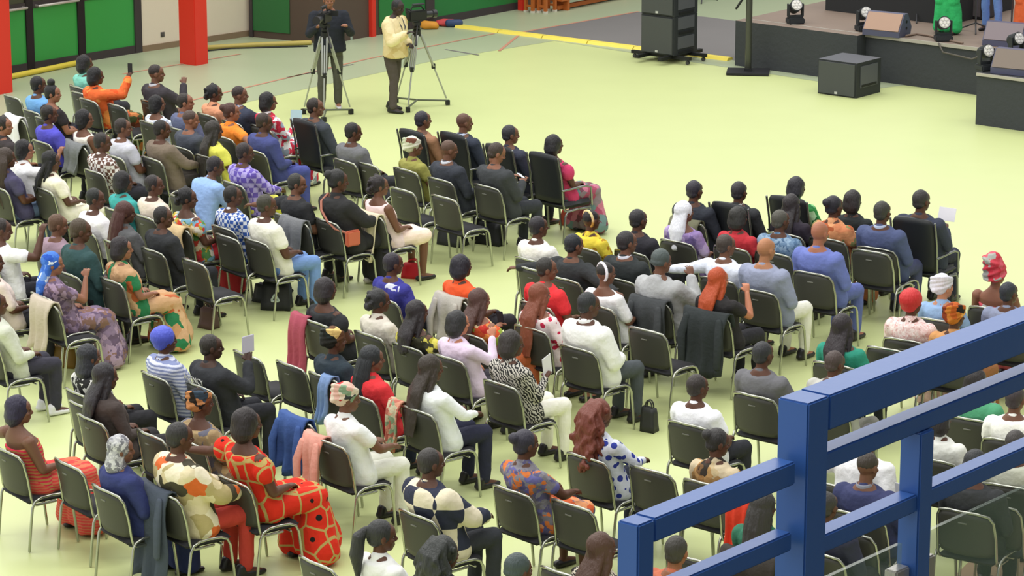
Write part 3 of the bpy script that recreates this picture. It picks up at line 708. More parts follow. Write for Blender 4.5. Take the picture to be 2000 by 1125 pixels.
def hair_mesh(kind, sex='m'):
    if kind in HAIRM: return HAIRM[kind]
    bm = bmesh.new(); rnd = random.Random(len(kind) * 7 + 3); vx = .009
    def cap(g=0, dz=0): ell(bm, (0, -.019, .028 + dz), (.080 + g, .093 + g, .094 + g), seg=20); ell(bm, (0, -.05, -.03), (.068 + g, .052 + g, .05))
    if kind == 'crop': cap(.002)
    elif kind == 'fade': ell(bm, (0, -.014, .036), (.078, .092, .088), seg=20)
    elif kind == 'afro': cap(.012); ell(bm, (0, -.02, .045), (.100, .112, .100)); [ell(bm, Vector((rnd.uniform(-.09, .09), rnd.uniform(-.11, .05), rnd.uniform(.0, .13))), (.03, .03, .03), seg=8) for _ in range(26)]
    elif kind == 'bigafro': ell(bm, (0, -.03, .04), (.135, .125, .13)); ell(bm, (0, -.05, -.04), (.12, .09, .08)); [ell(bm, Vector((rnd.uniform(-.12, .12), rnd.uniform(-.14, .04), rnd.uniform(-.06, .15))), (.035, .035, .035), seg=8) for _ in range(40)]
    elif kind == 'bob':
        cap(.012); ell(bm, (0, -.03, -.02), (.100, .090, .10)); tube(bm, [(0, -.045, .02), (0, -.045, -.055)], [.10, .112], 16, .75, (0, 1, 0))
    elif kind in ('long', 'verylong'):
        L = .34 if kind == 'long' else .56; cap(.010)
        tube(bm, [(0, -.03, .03), (0, -.07, -.08), (0, -.125, -.2), (0, -.15, -L)], [.09, .105, .115, .075], 16, .45, (0, 1, 0))
        for s in (-1, 1): tube(bm, [(s * .075, -.0, .0), (s * .092, -.01, -.1), (s * .11, -.06, -.22)], [.03, .035, .02], 8)
        for i in range(14):
            x = -.1 + .2 * i / 13; tube(bm, [(x, -.13 + x * x * 3, -.12), (x * 1.1, -.175 + x * x * 4, -.22), (x * .9, -.185 + x * x * 3, -L - rnd.uniform(0, .05))], [.011, .013, .007], 6)
    elif kind in ('braids', 'bigbraids'):
        cap(.012); n = 30 if kind == 'braids' else 44; L = .38 if kind == 'braids' else .55; sp = 1 if kind == 'braids' else 1.35
        for i in range(n):
            a = math.pi * (1.02 + .96 * i / (n - 1)); c, s_ = math.cos(a), math.sin(a); ll = L * rnd.uniform(.85, 1.05)
            o = rnd.uniform(.8, 1.1) * sp
            tube(bm, [(c * .06, -.02 + s_ * .07, .07), (c * .093 * sp, -.02 + s_ * .105 * o, -.03), (c * .105 * sp, -.035 + s_ * .12 * o, -.15), (c * .10 * sp, -.06 + s_ * .12 * o, -ll)], [.016, .015, .013, .009], 6)
        ell(bm, (0, -.06, -.03), (.09 * sp, .06 * sp, .10))
    elif kind == 'curlylong':
        cap(.02)
        n = 40
        for i in range(n):
            x = -.15 + .30 * i / (n - 1); L_ = rnd.uniform(.34, .50) - x * x * 4; ph = rnd.uniform(0, 6); yb = -.10 - rnd.uniform(0, .09) + x * x * 3
            tube(bm, [(x * .5, -.05, .11), (x * .75, yb * .85 - .02, .02)] + [(x + .016 * math.sin(ph + q * 1.9), yb + .014 * math.cos(ph + q * 1.7), -.07 - (L_ - .07) * q / 7) for q in range(8)], [.02, .02] + [.019] * 6 + [.014, .008], 6)
            z = rnd.uniform(-.42, .1); wd = .15 if z < -.1 else .12; ell(bm, (rnd.uniform(-wd, wd), rnd.uniform(-.19, -.05) if z < 0 else rnd.uniform(-.14, .02), z), (.024, .024, .03), seg=6)
    elif kind == 'bun': cap(.004); ell(bm, (0, -.11, .06), (.05, .045, .048))
    elif kind == 'topbun': cap(.006); ell(bm, (0, -.02, .15), (.055, .055, .05))
    elif kind == 'lowbun': cap(.006); ell(bm, (0, -.11, -.05), (.055, .045, .045)); [ell(bm, Vector((rnd.uniform(-.07, .07), rnd.uniform(-.13, -.02), rnd.uniform(-.05, .12))), (.028, .028, .028), seg=8) for _ in range(18)]
    elif kind == 'ponytail': cap(.005); ell(bm, (0, -.105, .05), (.03, .03, .03)); tube(bm, [(0, -.12, .05), (0, -.17, .0), (0, -.18, -.14), (0, -.16, -.30)], [.028, .05, .055, .02], 10)
    elif kind == 'wrap':
        ell(bm, (0, -.028, .045), (.098, .112, .100)); ell(bm, (0, -.055, .0), (.085, .07, .07))
        for i in range(4): a = .25 * i; tube(bm, [(.095 * math.cos(t), -.025 + .108 * math.sin(t), .03 + .022 * i + .03 * math.sin(t + a * 3)) for t in [k * .52 for k in range(13)]], .017, 7)
        ell(bm, (0.01, -.12, -.01), (.045, .035, .035))
    elif kind == 'roundwrap': ell(bm, (0, -.03, .045), (.108, .120, .108)); ell(bm, (0, -.06, -.02), (.085, .06, .06))
    elif kind == 'tallwrap':
        tube(bm, [(0, -.03, .0), (0, -.05, .08), (0, -.08, .17)], [.098, .11, .085], 16)
        for i in range(5): tube(bm, [((.104 - i * .004) * math.cos(t), -.035 - i * .01 + .11 * math.sin(t), .0 + .036 * i + .04 * math.sin(t + i)) for t in [k * .52 for k in range(13)]], .018, 7)
    elif kind == 'scarf':
        ell(bm, (0, -.018, .03), (.095, .106, .104)); tube(bm, [(0, -.045, .0), (0, -.07, -.10), (0, -.10, -.20), (.03, -.14, -.36)], [.095, .11, .12, .06], 16, .6, (0, 1, 0))
    elif kind == 'hijab':
        ell(bm, (0, -.018, .03), (.092, .104, .103)); tube(bm, [(0, -.04, .0), (0, -.04, -.13)], [.088, .115], 16, .8, (0, 1, 0))
    elif kind == 'beanie': ell(bm, (0, -.016, .045), (.086, .099, .094), seg=20); ell(bm, (0, -.03, .005), (.086, .09, .05))
    elif kind == 'capbrim': ell(bm, (0, -.016, .042), (.084, .098, .088), seg=20); tube(bm, [(0, .06, .045), (0, .15, .035)], [.065, .045], 12, .18, (0, 0, 1))
    elif kind == 'ring':
        tube(bm, [(.088 * math.cos(t), -.040 - .012 * math.sin(t), .022 + .094 * math.sin(t)) for t in [k * .45 for k in range(15)]], .016, 8); vx = .007
    if kind == 'crop' or kind == 'fade': vx = .008
    fo = .022 if kind in ('bob', 'afro', 'bigafro', 'lowbun', 'curlylong', 'long', 'verylong', 'wrap', 'scarf', 'hijab') else .006
    HAIRM[kind] = voxel('hair_' + kind, bm, vx, [HAIR], 2 if 'braid' not in kind else 1, .6 if kind in ('braids', 'bigbraids', 'curlylong', 'bigafro') else None, fo); return HAIRM[kind]
bm = bmesh.new()
for s in (-1, 1): ell(bm, (s * .031, .078, .0), (.010, .007, .005), seg=8)
EYES = mesh('eyes', bm, [plain('7d726a', .3)], True)
COLLARM = {}
def collar_mesh(key):
    if key in COLLARM: return COLLARM[key]
    J = poseof(key); bm = bmesh.new(); c = J['neck'] - J['R'] @ Vector((0, 0, .012))
    r1 = []; 
    for z, r in ((-.02, .076), (.012, .070), (.022, .063), (.0, .060)):
        r1.append([bm.verts.new(c + J['R'] @ Vector((r * math.cos(a), r * math.sin(a) * .95, z + (.008 if math.sin(a) < 0 else -.004)))) for a in [2 * math.pi * k / 24 for k in range(24)]])
    for A, B in zip(r1, r1[1:]):
        for k in range(24): bm.faces.new((A[k], A[(k + 1) % 24], B[(k + 1) % 24], B[k]))
    COLLARM[key] = mesh('shirt_collar', bm, [CLOTH], True); return COLLARM[key]
HEADWEAR = {'wrap': 'headwrap', 'roundwrap': 'headwrap', 'tallwrap': 'headwrap', 'scarf': 'headscarf', 'hijab': 'headscarf', 'beanie': 'knit_cap', 'capbrim': 'cap', 'ring': 'headband'}
BN = {'trousers': 'trousers', 'shorts': 'shorts', 'skirt': 'skirt', 'gown': 'gown_skirt', 'knee': 'skirt'}
TN = {'jacket': 'jacket', 'tee': 't_shirt', 'shirt': 'shirt', 'vest': 'sleeveless_top', 'blouse': 'blouse', 'puff': 'puff_sleeve_top', 'loose': 'loose_top', 'hoodie': 'hoodie', 'dress': 'dress_top', 'bare': 'off_shoulder_top'}
def dress(o, m, col):
    if isinstance(col, str): c = lin(col); g = .007; k = 1.15 if m == 'hair' else 1.12; o.color = (c[0] * k + g, c[1] * k + g, c[2] * k + g, 1)
    else:
        o.data = o.data if False else o.data
        if len(o.material_slots): o.material_slots[0].link = 'OBJECT'; o.material_slots[0].material = col
def person(key, p, rz, sc, skin, hair, top, bot, yaw, pit, label, shoe='1b1a1c', collar=None):
    """hair/top/bot = (kind, colour or material)"""
    o = link('person', body_mesh(key, yaw, pit), loc=(p[0], p[1], 0), rz=rz); o.scale = (sc, sc, sc); c = lin(skin); o.color = (c[0] * 1.5, c[1] * 1.45, c[2] * 1.45, 1)
    tag(o, label, 'person'); J = poseof(key); H = headmat(J, yaw, pit)
    e = link('eyes', EYES, o); e.matrix_local = H
    for hk, hc in (hair if isinstance(hair, list) else [hair]):
        if hk == 'bald': continue
        if hk == 'crop' and key[0] == 'f': hk = 'bun'
        h = link(HEADWEAR.get(hk, 'hair'), hair_mesh(hk), o); h.matrix_local = H; dress(h, 'hair' if hk not in HEADWEAR else None, hc)
    t = link(TN[top[0]], top_mesh(key, top[0]), o); dress(t, None, top[1])
    if bot: b = link(BN[bot[0]], bot_mesh(key, bot[0]), o); dress(b, None, bot[1])
    if collar: c = link('shirt_collar', collar_mesh(key), o); c.color = lin(collar)
    for s, nm in ((-1, 'L'), (1, 'R')):
        a = J['an' + nm]; q = link('shoe', shoe_mesh(bot is not None and bot[0] in ('skirt', 'knee', 'gown')), o, loc=(a.x, a.y - .01, max(0, a.z - .09))); q.color = lin(shoe)
        if a.z > .2: q.rotation_euler = (.5, 0, 0)
    return o
def yaw_at(u):
    ks = [(-200, 54), (0, 54), (600, 52), (1000, 49), (1300, 43), (1700, 37), (2000, 32), (2300, 30)]
    for (a, x), (b, y) in zip(ks, ks[1:]):
        if u <= b: return math.radians(x + (y - x) * (max(u, a) - a) / (b - a))
    return math.radians(30)
SEATS = []; POSES = {}
def CSH(a): return Vector((math.sin(a), math.cos(a), 0)) * .045
def seated(u, v, sex, body, hair, top, bot, desc, yaw=0, pit=0, lean=0, arms='lap', legs='sit', sc=1.0, skin='4a2f22', collar=None, shoe='1b1a1c', turn=0, chair_kind='std', extra='', rot=None):
    aL, aR = arms if isinstance(arms, tuple) else (arms, arms)
    lean = round(lean * .5 - 14) if lean < 15 else lean; key = (sex, lean, aL, aR, legs); J = poseof(key)
    a = rot if rot is not None else yaw_at(u) + math.radians(turn)
    f = Vector((math.sin(a), math.cos(a), 0)); h = J['head']
    w = P(u, v, h.z * sc + .02)
    rz = -a
    off = Matrix.Rotation(rz, 3, 'Z') @ Vector((h.x * sc, h.y * sc, 0))
    p = w - off
    for o2, p2, a2, d2 in SEATS:
        dv = p - p2
        if dv.length < .5: p = p2 + dv.normalized() * .5
    o = person(key, p, rz, sc, skin, hair, top, bot, yaw, pit, 'person ' + desc + extra, shoe, collar)
    if chair_kind:
        cp = p + CSH(a)
        chair(cp, rz, CHL[chair_kind] % desc, 'high' if chair_kind == 'high' else 'std')
    SEATS.append((o, p, a, desc)); POSES[o.name] = key; return o, p, a
CHL = {'std': 'dark chair under the person %s', 'high': 'black armchair under the person %s'}
# ================================================================ THE AUDIENCE
BK = '18171a'; DK = '221c1a'; s_ = seated; TR = 'trousers'
S1, S2, S3, S4 = '5f4131', '4a3125', '39261d', '7a5340'
# ---- far left rows
s_(166, 122, 'f', 0, ('bob', BK), ('shirt', '7fc9b8'), (TR, '2a2a30'), 'in mint green top, farthest back at the left', 15)
s_(187, 146, 'f', 0, ('bob', BK), ('loose', pat('blobs', ('f0703a', 'f59a4c', 'e85a2a', 'f0703a'), 14)), ('skirt', pat('blobs', ('b85a34', '4d5a34', 'd88a50', '6a3a2a'), 12)), 'in orange top raising a phone by the green doors', 20, 0, 0, ('lap', 'high'))
s_(305, 141, 'm', 0, [('fade', '2a211f')], ('jacket', '39353a'), (TR, '1f1f24'), 'with shaved head and dark jacket before the red pillar', 30, 0, -2, ('lap', 'up'), skin=S1, collar='c9c9d2', sc=1.03)
s_(75, 163, 'm', 0, ('crop', BK), ('tee', '6ea3d8'), (TR, '23232a'), 'in sky blue T-shirt beside the far-left red pillar', 12)
s_(103, 180, 'f', 0, ('topbun', BK), ('dress', '2a2529'), (TR, '1e1e22'), 'with small top bun beside the sky blue T-shirt', 45, 0, 4, skin=S4)
s_(362, 197, 'm', 0, ('crop', '2a2320'), ('shirt', '5d6482'), (TR, '2c2f3a'), 'in slate blue shirt looking right, second row', 40, skin=S4)
s_(307, 200, 'f', 0, ('bob', BK), ('blouse', pat('blobs', ('d9e0ee', 'c2cde0', 'ffffff'), 30)), (TR, '22222a'), 'in white lace top right behind the dark jacket', 20, -4, 0, ('lap', 'up'), skin=S1, sc=.93)
s_(419, 179, 'f', 0, ('lowbun', BK), ('shirt', 'dc9a76'), (TR, '2a2a30'), 'in peach top in front of the mint floor', 35, sc=.97)
s_(468, 183, 'm', 0, ('fade', '2f2422'), ('jacket', '353b4d'), (TR, '262a36'), 'in navy suit with hand raised to chin, left rows', 35, 0, 2, ('lap', 'up'), skin=S1, collar='b9c4de')
s_(524, 196, 'f', 0, ('bob', BK), ('shirt', pat('blobs', ('efeef2', 'c8324a', 'e6e4ea', 'd8405a', '9aa6b8'), 18)), ('skirt', pat('blobs', ('efeef2', 'c8324a', '9aa6b8'), 14)), 'in red and white print dress reading a leaflet', 30, 0, 0, ('lap', 'hold'), skin=S1)
s_(616, 207, 'm', 0, ('crop', '2a221e'), ('jacket', '3f444c'), (TR, '2b2e35'), 'in charcoal suit in front of the first tripod', 40, 0, 0, 'lap', skin=S1, chair_kind='high', sc=1.03)
s_(690, 255, 'm', 0, ('crop', '201d1f'), ('jacket', '6c6d70'), (TR, '3a3b40'), 'in mid grey blazer alone right of the first rows', 25, 4, 4, 'lap')
s_(516, 236, 'm', 0, ('crop', '352a24'), ('jacket', '434a80'), (TR, '4a5296'), 'in royal blue suit beside the high-backed armchair', 30, 6, 6, 'lap', skin=S2)
s_(452, 216, 'f', 0, ('crop', '4a2f28'), ('tee', 'ef8a30'), (TR, '33303a'), 'in bright orange top left of the blue suit', 30, 0, 0, ('lap', 'out'), skin=S4)
s_(418, 252, 'f', 0, ('verylong', '2e2a26'), ('tee', 'e2df62'), (TR, '23232a'), 'with huge long dark hair over a yellow top', 15, sc=1.0)
s_(372, 231, 'm', 0, ('fade', '4a3a33'), ('jacket', '454a55'), (TR, '2a2c33'), 'with shaved head and steel grey suit, third row', 25, 6, 4, skin=S4)
s_(316, 250, 'm', 0, ('crop', '231f1d'), ('jacket', '776a5c'), (TR, '3a352f'), 'in taupe brown jacket in the left rows', 25, 4, 8, 'thigh')
s_(250, 247, 'm', 0, ('crop', '2e2623'), ('tee', 'c3c4cf'), (TR, '2b2b33'), 'in pale grey T-shirt beside the taupe jacket', 30, 4, 4, skin=S1)
s_(200, 275, 'm', 0, ('crop', '2a2624'), ('shirt', pat('check', ('ece8e6', '6d4f45'), 22)), (TR, '23232a'), 'in white and brown checked shirt', 30, 4, 2, skin=S2)
s_(165, 230, 'f', 0, ('bob', BK), ('vest', 'e9e4d8'), (TR, '1f1f25'), 'in white vest in front of the orange print skirt', 35, 0, 0, 'lap', skin=S1)
s_(113, 222, 'm', 0, ('crop', DK), ('tee', '5350c0'), (TR, '23232a'), 'in violet blue T-shirt in the left rows', 20)
s_(8, 243, 'f', 0, ('lowbun', DK), ('tee', '3a3436'), (TR, '23232a'), 'in dark top at the left edge of the hall', 50, skin=S4)
s_(48, 290, 'f', 0, ('bob', BK), ('tee', 'efeff2'), (TR, '23232a'), 'in white top reaching an arm over the row ahead', 40, 0, 14, ('lap', 'high'), skin=S4)
s_(100, 312, 'f', 0, ('long', BK), ('tee', 'efe9d5'), (TR, 'ece7d0'), 'with long dark hair, cream top and cream trousers', 35, 4, 0, 'lap', skin=S2)
s_(14, 305, 'f', 0, ('bigbraids', '3b2f28'), ('tee', '4a4664'), (TR, '5d6f88'), 'with huge brown braids at the left edge', 15, sc=1.02)
s_(478, 295, 'm', 0, ('crop', '2c2526'), ('shirt', pat('check', ('6f5cb8', 'b4a8e0'), 16)), (TR, 'e3e060'), 'in purple checked shirt behind the blue suit', 30, 6, 12, 'thigh', skin=S2)
s_(420, 322, 'm', 0, ('crop', '262226'), ('shirt', '92b2e2'), (TR, '23242c'), 'in light blue shirt bending forward', 25, 14, 24, ('hold', 'thigh'), skin=S2)
s_(241, 352, 'f', 0, ('bob', '1d1b1d'), ('tee', '3fa3a0'), (TR, '23242c'), 'with dark bob and turquoise top', 20)
s_(293, 357, 'm', 0, ('crop', '262122'), ('shirt', 'ddd0c0'), (TR, 'b9ab98'), 'in cream shirt beside the turquoise top', 40, 0, 4, skin=S2)
s_(186, 385, 'm', 0, ('crop', '222422'), ('tee', 'f0eef2'), (TR, '2c2c34'), 'in white T-shirt in front of the cream trousers', 35, 6, 6, skin=S2)
s_(245, 412, 'f', 0, ('braids', '4a2c28'), ('shirt', '5d5e60'), (TR, '2b2b2f'), 'with reddish brown braids and grey top', 25, 4, 4, skin=S2)
s_(366, 384, 'f', 0, ('lowbun', BK), ('puff', pat('blobs', ('e8d8b0', 'd24a3a', '7fb0c8', 'e8e0d0', 'c8b040', '5a8a50'), 17)), ('skirt', 'b83038'), 'in multicoloured floral top with red skirt', 35, 4, 2, skin=S2)
s_(455, 380, 'm', 0, ('crop', '24211f'), ('shirt', pat('check', ('e8eef8', '3b5fb0'), 24)), (TR, '2a3a55'), 'in blue and white patterned shirt', 30, 2, 4, skin=S2)
s_(521, 398, 'm', 0, ('crop', '3c3a30'), ('tee', 'e6e4d8'), (TR, '6f8fc4'), 'in off-white T-shirt and pale blue jeans', 30, 4, 6, 'lap', skin=S2, sc=1.03)
s_(580, 356, 'm', 0, ('crop', '2b2b26'), ('tee', '2a2b2e'), (TR, '20222a'), 'in black T-shirt behind the royal blue trousers', 40, 6, 10, ('out', 'lap'), skin=S1)
s_(660, 350, 'f', 0, ('crop', '222222'), ('loose', '2a2a2b'), ('skirt', '28282a'), 'in wide black robe with coral shoulder bag', 20, 8, 10, 'thigh', sc=1.1, shoe='cfc9c0')
s_(741, 360, 'f', 0, ('lowbun', '262022'), ('vest', 'ecd6d6'), ('knee', 'efd9c8'), 'in sleeveless pale pink dress beside the black robe', 25, 2, 2, 'lap', skin=S1)
s_(319, 421, 'm', 0, ('crop', '241f1e'), ('jacket', '2d2f32'), (TR, '23242a'), 'in black jacket left of the cream-draped chair', 35, 4, 6, skin=S2)
s_(113, 436, 'm', 0, ('crop', '59402f'), ('shirt', '9a8390'), (TR, '35303a'), 'with light brown hair and dusty mauve shirt', 20, 8, 8, skin=S1)
s_(157, 447, 'm', 0, ('crop', '463a2c'), ('shirt', '2f4c4d'), (TR, '23242a'), 'in dark teal shirt with wide shoulders', 20, 10, 8, skin=S2, sc=1.08)
s_(238, 482, 'f', 0, ('bob', '262024'), ('tee', pat('blobs', ('c9a078', '2f7a50', 'd8b088', 'b8603a', 'caa27c', '3a8a60'), 11)), ('gown', pat('blobs', ('c9a078', '2f7a50', 'd8b088', 'b8603a', 'caa27c', 'c49468'), 9)), 'in long tan and green printed gown', 30, 2, 4, 'lap', skin=S4, shoe='6a4a3a')
s_(103, 512, 'f', 0, [('scarf', pat('blobs', ('3f6fd0', '6f9ae8', 'e0eaf8', '2f5ac0', '5080d8'), 14))], ('tee', pat('blobs', ('8a7690', '6a5870', 'a890a8', '75606a'), 22)), ('gown', pat('blobs', ('8a7690', '6a5870', 'a890a8', '8a6a60'), 20)), 'in bright blue headscarf and mauve print dress', 30, 2, 2, ('lap', 'up'), skin=S4, shoe='7a4a3a')
s_(4, 445, 'm', 0, ('crop', '2b2422'), ('tee', 'f4f4f8'), (TR, '2b2c36'), 'in white T-shirt leaning forward at the left edge', 30, 8, 14, ('lap', 'high'), skin=S2)
s_(-14, 508, 'f', 0, ('bob', '2b2422'), ('blouse', 'd9c9bf'), (TR, '33333a'), 'in beige pink blouse cut by the left edge', 20)
s_(-8, 590, 'm', 0, ('crop', '2b2422'), ('shirt', 'c8ccbc'), (TR, '33323e'), 'in pale grey top and dark trousers, left edge', 20, 0, 0, 'lap', 'sit', shoe='e9e9ee')
# ---- middle group close to the tripods
s_(826, 232, 'm', 0, ('crop', '2c2a33'), ('shirt', '9a7256'), (TR, '2b2b33'), 'in tan brown shirt below the second tripod', 15, chair_kind='high', skin=S1)
s_(907, 237, 'm', 0, [('fade', '5c4034')], ('jacket', '323846'), (TR, '262a36'), 'in navy suit, bald, at the far side', 20, 0, 2, 'lap', skin=S1, collar='c8d4ee', chair_kind='high')
s_(997, 260, 'm', 0, ('crop', '2c2b30'), ('jacket', '343747'), (TR, '23252e'), 'in navy suit just left of the pink dress', 25, 4, 2, 'lap', skin=S1, chair_kind='high')
s_(1083, 280, 'f', 0, ('bob', '201e21'), ('puff', 'c23a66'), ('gown', pat('blobs', ('a8506a', '6f8a8a', 'c87890', '7a4858', '8a7a80'), 10)), 'in magenta pink dress in a high-backed armchair', 15, 0, 0, 'lap', skin=S2, chair_kind='high')
s_(808, 284, 'f', 0, ('wrap', pat('blobs', ('e2e4c8', 'd0d8b8', 'f0eedc', '8a5a4a'), 9)), ('tee', '98964e'), ('knee', '7c7a44'), 'in cream headwrap and olive green top', 25, skin=S1, sc=.96)
s_(877, 290, 'm', 0, ('fade', '5a4438'), ('jacket', '343841'), (TR, '2a2c33'), 'with shaved head and white collar, in dark suit', 20, 6, 4, collar='d8dce6', skin=S1)
s_(970, 296, 'm', 0, ('crop', '3a2f29'), ('jacket', '3a3d40'), (TR, '31343a'), 'in charcoal suit looking down at a lit phone', 25, 22, 8, 'hold', skin=S4, sc=1.03)
# ---- centre and right block, from the back
s_(1357, 369, 'm', 0, ('crop', '2f2d36'), ('jacket', '2b2f38'), (TR, '24262e'), 'in dark navy jacket behind the white headscarf', 5)
s_(1436, 371, 'm', 0, ('crop', '2e2c30'), ('jacket', '2f3134'), (TR, '24262e'), 'in black suit in an armchair at the back', 0, collar='c4c4c4', chair_kind='high')
s_(1337, 411, 'f', 0, ('scarf', 'e6e8f0'), ('blouse', pat('blobs', ('9a84b8', 'b8a4d0', '7a68a0', 'a890c4'), 12)), (TR, '2b2a33'), 'in white headscarf and lilac print top', 15, skin=S1)
s_(1443, 422, 'f', 0, ('bob', '2c2b28'), ('tee', 'b82f38'), (TR, '2b2a33'), 'in dark red top below the black suit', 5)
s_(1557, 363, 'f', 0, ('bob', '2a2930'), ('loose', pat('blobs', ('3f9a50', '8ad08a', '2f7a44', 'c0e8b8'), 15)), (TR, '2b2a33'), 'in green and white print, farthest back', 10, chair_kind='high')
s_(1547, 397, 'f', 0, ('long', '2e2a2c'), ('tee', '2e2833'), (TR, '25242b'), 'with long dark hair in front of the green print', 5)
s_(1521, 427, 'm', 0, ('crop', '4c4a42'), ('shirt', pat('blobs', ('6f8ba8', '8fa8c0', '53708f'), 26)), (TR, '2b2c36'), 'with greying hair and blue patterned shirt', 15, 2, 2)
s_(1628, 400, 'f', 0, ('bun', '25232b'), ('tee', pat('blobs', ('d88a60', 'e8a878', 'b8603a', '8a8a5a', 'e09a6a'), 15)), ('skirt', 'c07850'), 'in orange floral dress beside the black bob', 15, sc=1.03)
s_(1666, 390, 'f', 0, ('bob', '2a2627'), ('shirt', '252a2b'), (TR, '24242c'), 'in black top with big round black hair', 5)
s_(1724, 411, 'm', 0, ('crop', '34332f'), ('jacket', '4a5478'), (TR, '4b5070'), 'in blue-grey suit left of the high-backed armchair', 5, collar='b8c4de', sc=1.04)
s_(1800, 389, 'm', 0, ('crop', '2f2c2c'), ('jacket', '363b4c'), (TR, '2e3040'), 'in navy suit holding white papers at the right', 15, 2, 0, ('lap', 'hold'), chair_kind='high', sc=1.05)
s_(1601, 452, 'm', 0, [('bald', BK)], ('jacket', '6774b4'), (TR, '5c68a4'), 'in bright periwinkle suit, bald', 5, 2, 2, skin='8a5a44', sc=1.06)
s_(1496, 484, 'm', 0, [('bald', BK)], ('jacket', '8d94ac'), (TR, 'e6e6da'), 'in silver blue blazer and white trousers, bald', 10, 2, 3, skin='94684a', sc=1.06)
s_(1418, 476, 'm', 0, ('crop', '423a34'), ('shirt', 'dde3f0'), (TR, '2c2e38'), 'in white shirt stretching an arm along chairs', 25, 4, 2, ('out', 'lap'), skin=S1)
s_(1247, 426, 'm', 0, ('crop', '2a282c'), ('shirt', '2a2930'), (TR, '22232a'), 'in black shirt at the back, centre block', 10)
s_(1225, 470, 'm', 0, ('crop', '2c2a2c'), ('jacket', '2a2f30'), (TR, '22232a'), 'in black suit with white collar, centre block', 20, 2, 2, collar='dfe2ee', skin=S1, sc=1.03)
s_(1155, 427, 'f', 0, [('fade', '201c1e'), ('ring', pat('blobs', ('d8a050', 'f0c890', 'b86a3a', 'e8d8a0'), 16))], ('tee', pat('dots', ('ecd54a', 'b88a2a'), 14)), (TR, '2b2a30'), 'in yellow top with gold headband', 10, sc=.98)
s_(1052, 440, 'm', 0, ('crop', '28252a'), ('tee', 'eceae2'), (TR, '2d2d35'), 'in plain white T-shirt at the aisle', 15, 0, 2)
s_(1121, 475, 'm', 0, ('crop', '22262c'), ('jacket', '2e3133'), (TR, '24262c'), 'in wide black jacket below the yellow top', 10, 4, 4, ('out', 'out'), skin=S1)
s_(1068, 522, 'm', 0, ('crop', '2c2a27'), ('tee', 'dc3238'), (TR, '2a2a33'), 'in bright red T-shirt behind auburn hair', 35, 4, 6, skin=S1)
s_(1183, 531, 'f', 0, [('fade', '2a2826'), ('ring', 'f2f0f8')], ('blouse', 'e6e6e8'), (TR, '2f2f36'), 'in white blouse with white headband', 15, 4, 0, skin=S1)
s_(1292, 508, 'm', 0, ('beanie', '4a5453'), ('hoodie', 'a9abac'), (TR, '2b2c31'), 'in light grey hoodie and grey beanie', 15, 4, 8, ('lap', 'up'), skin=S1, sc=1.03)
s_(1150, 592, 'm', 0, ('crop', '2a2c2e'), ('loose', 'eaebe8'), (TR, '4a5054'), 'in loose white shirt and slate trousers', 25, 6, 6, 'lap', skin=S2, sc=1.05, collar='eaebe8')
s_(1404, 543, 'f', 0, ('long', 'a8451f'), ('tee', '2a2829'), (TR, '26262b'), 'with long copper red hair', 15, 4, 6, ('lap', 'up'), skin='a06a50')
s_(902, 517, 'f', 0, ('bob', '25232c'), ('tee', 'e85a2c'), (TR, '2b2a30'), 'with black bob and orange red top, front aisle', 5)
s_(768, 512, 'm', 0, ('crop', '2b2630'), ('shirt', pat('blobs', ('3f3f94', '4a4aa4', '38388a', '3f3f94', '4444a0', '3c3c90', '3f3f94', 'd8dcec'), 13)), (TR, '25252e'), 'in indigo shirt with a white patch', 15, 2, 2)
s_(937, 584, 'f', 0, ('long', '4f3630'), ('puff', pat('blobs', ('d85a34', '9ab048', 'e8d0a0', 'c83a30', 'e89048'), 11)), ('skirt', 'b8603a'), 'with brown wavy hair and orange-green print top', 10, 4, 2, ('hold', 'lap'), skin=S4)
s_(1055, 573, 'f', 0, ('verylong', '7a4430'), ('blouse', pat('dots', ('f2e2e2', 'c83050'), 15)), ('knee', pat('dots', ('f2e2e2', 'c83050'), 15)), 'with long auburn hair and red dotted white dress', 10, 2, 0, skin=S4)
s_(741, 584, 'f', 0, ('lowbun', '2a2a2b'), ('tee', 'd3cdc0'), (TR, '3a3a3e'), 'with messy dark bun and beige top', 20, 2, 2)
s_(815, 607, 'f', 0, ('long', '2a2628'), ('puff', pat('blobs', ('3a3a2a', 'b0a83a', '4a4a30', 'd8d060', '2a2a24'), 16)), ('skirt', '33332a'), 'with long black hair and olive-yellow print top', 8, 2, 0)
s_(895, 628, 'f', 0, ('bob', '2a2a2b'), ('shirt', 'ddcbe0'), (TR, '37343c'), 'with black bob and pale lilac shirt', 15, 2, 0, ('lap', 'up'), skin='a06a50')
s_(637, 562, 'f', 0, ('bob', '2b2629'), ('puff', '2b2d30'), (TR, '24252a'), 'with straight black bob and black puff-sleeved top', 5)
s_(654, 662, 'f', 0, ('wrap', pat('blobs', ('2a2a26', '3a3f3c', 'b8823a', '6a4a34', 'e8c880', '2a3230'), 10)), ('loose', '27333c'), (TR, '24262c'), 'in black and gold headwrap and dark navy top', 15, 2, 2)
s_(727, 697, 'f', 0, ('braids', '24272a'), ('shirt', 'd8343a'), (TR, '2a3146'), 'with black braids and scarlet top', 30, 2, 6, 'lap', skin=S1)
s_(842, 716, 'f', 0, ('verylong', '352d26'), ('shirt', 'e8ecec'), (TR, '25273c'), 'with very long brown hair and white long-sleeved top', 15, 6, 8, 'thigh', sc=1.03)
s_(1000, 668, 'f', 0, ('bob', '302b29'), ('shirt', pat('zebra', ('2b2b2b', 'c9c4ba'), 14)), (TR, 'e9e7da'), 'in zebra-striped top and white trousers', 25, 2, 4, ('lap', 'hold'), sc=1.03)
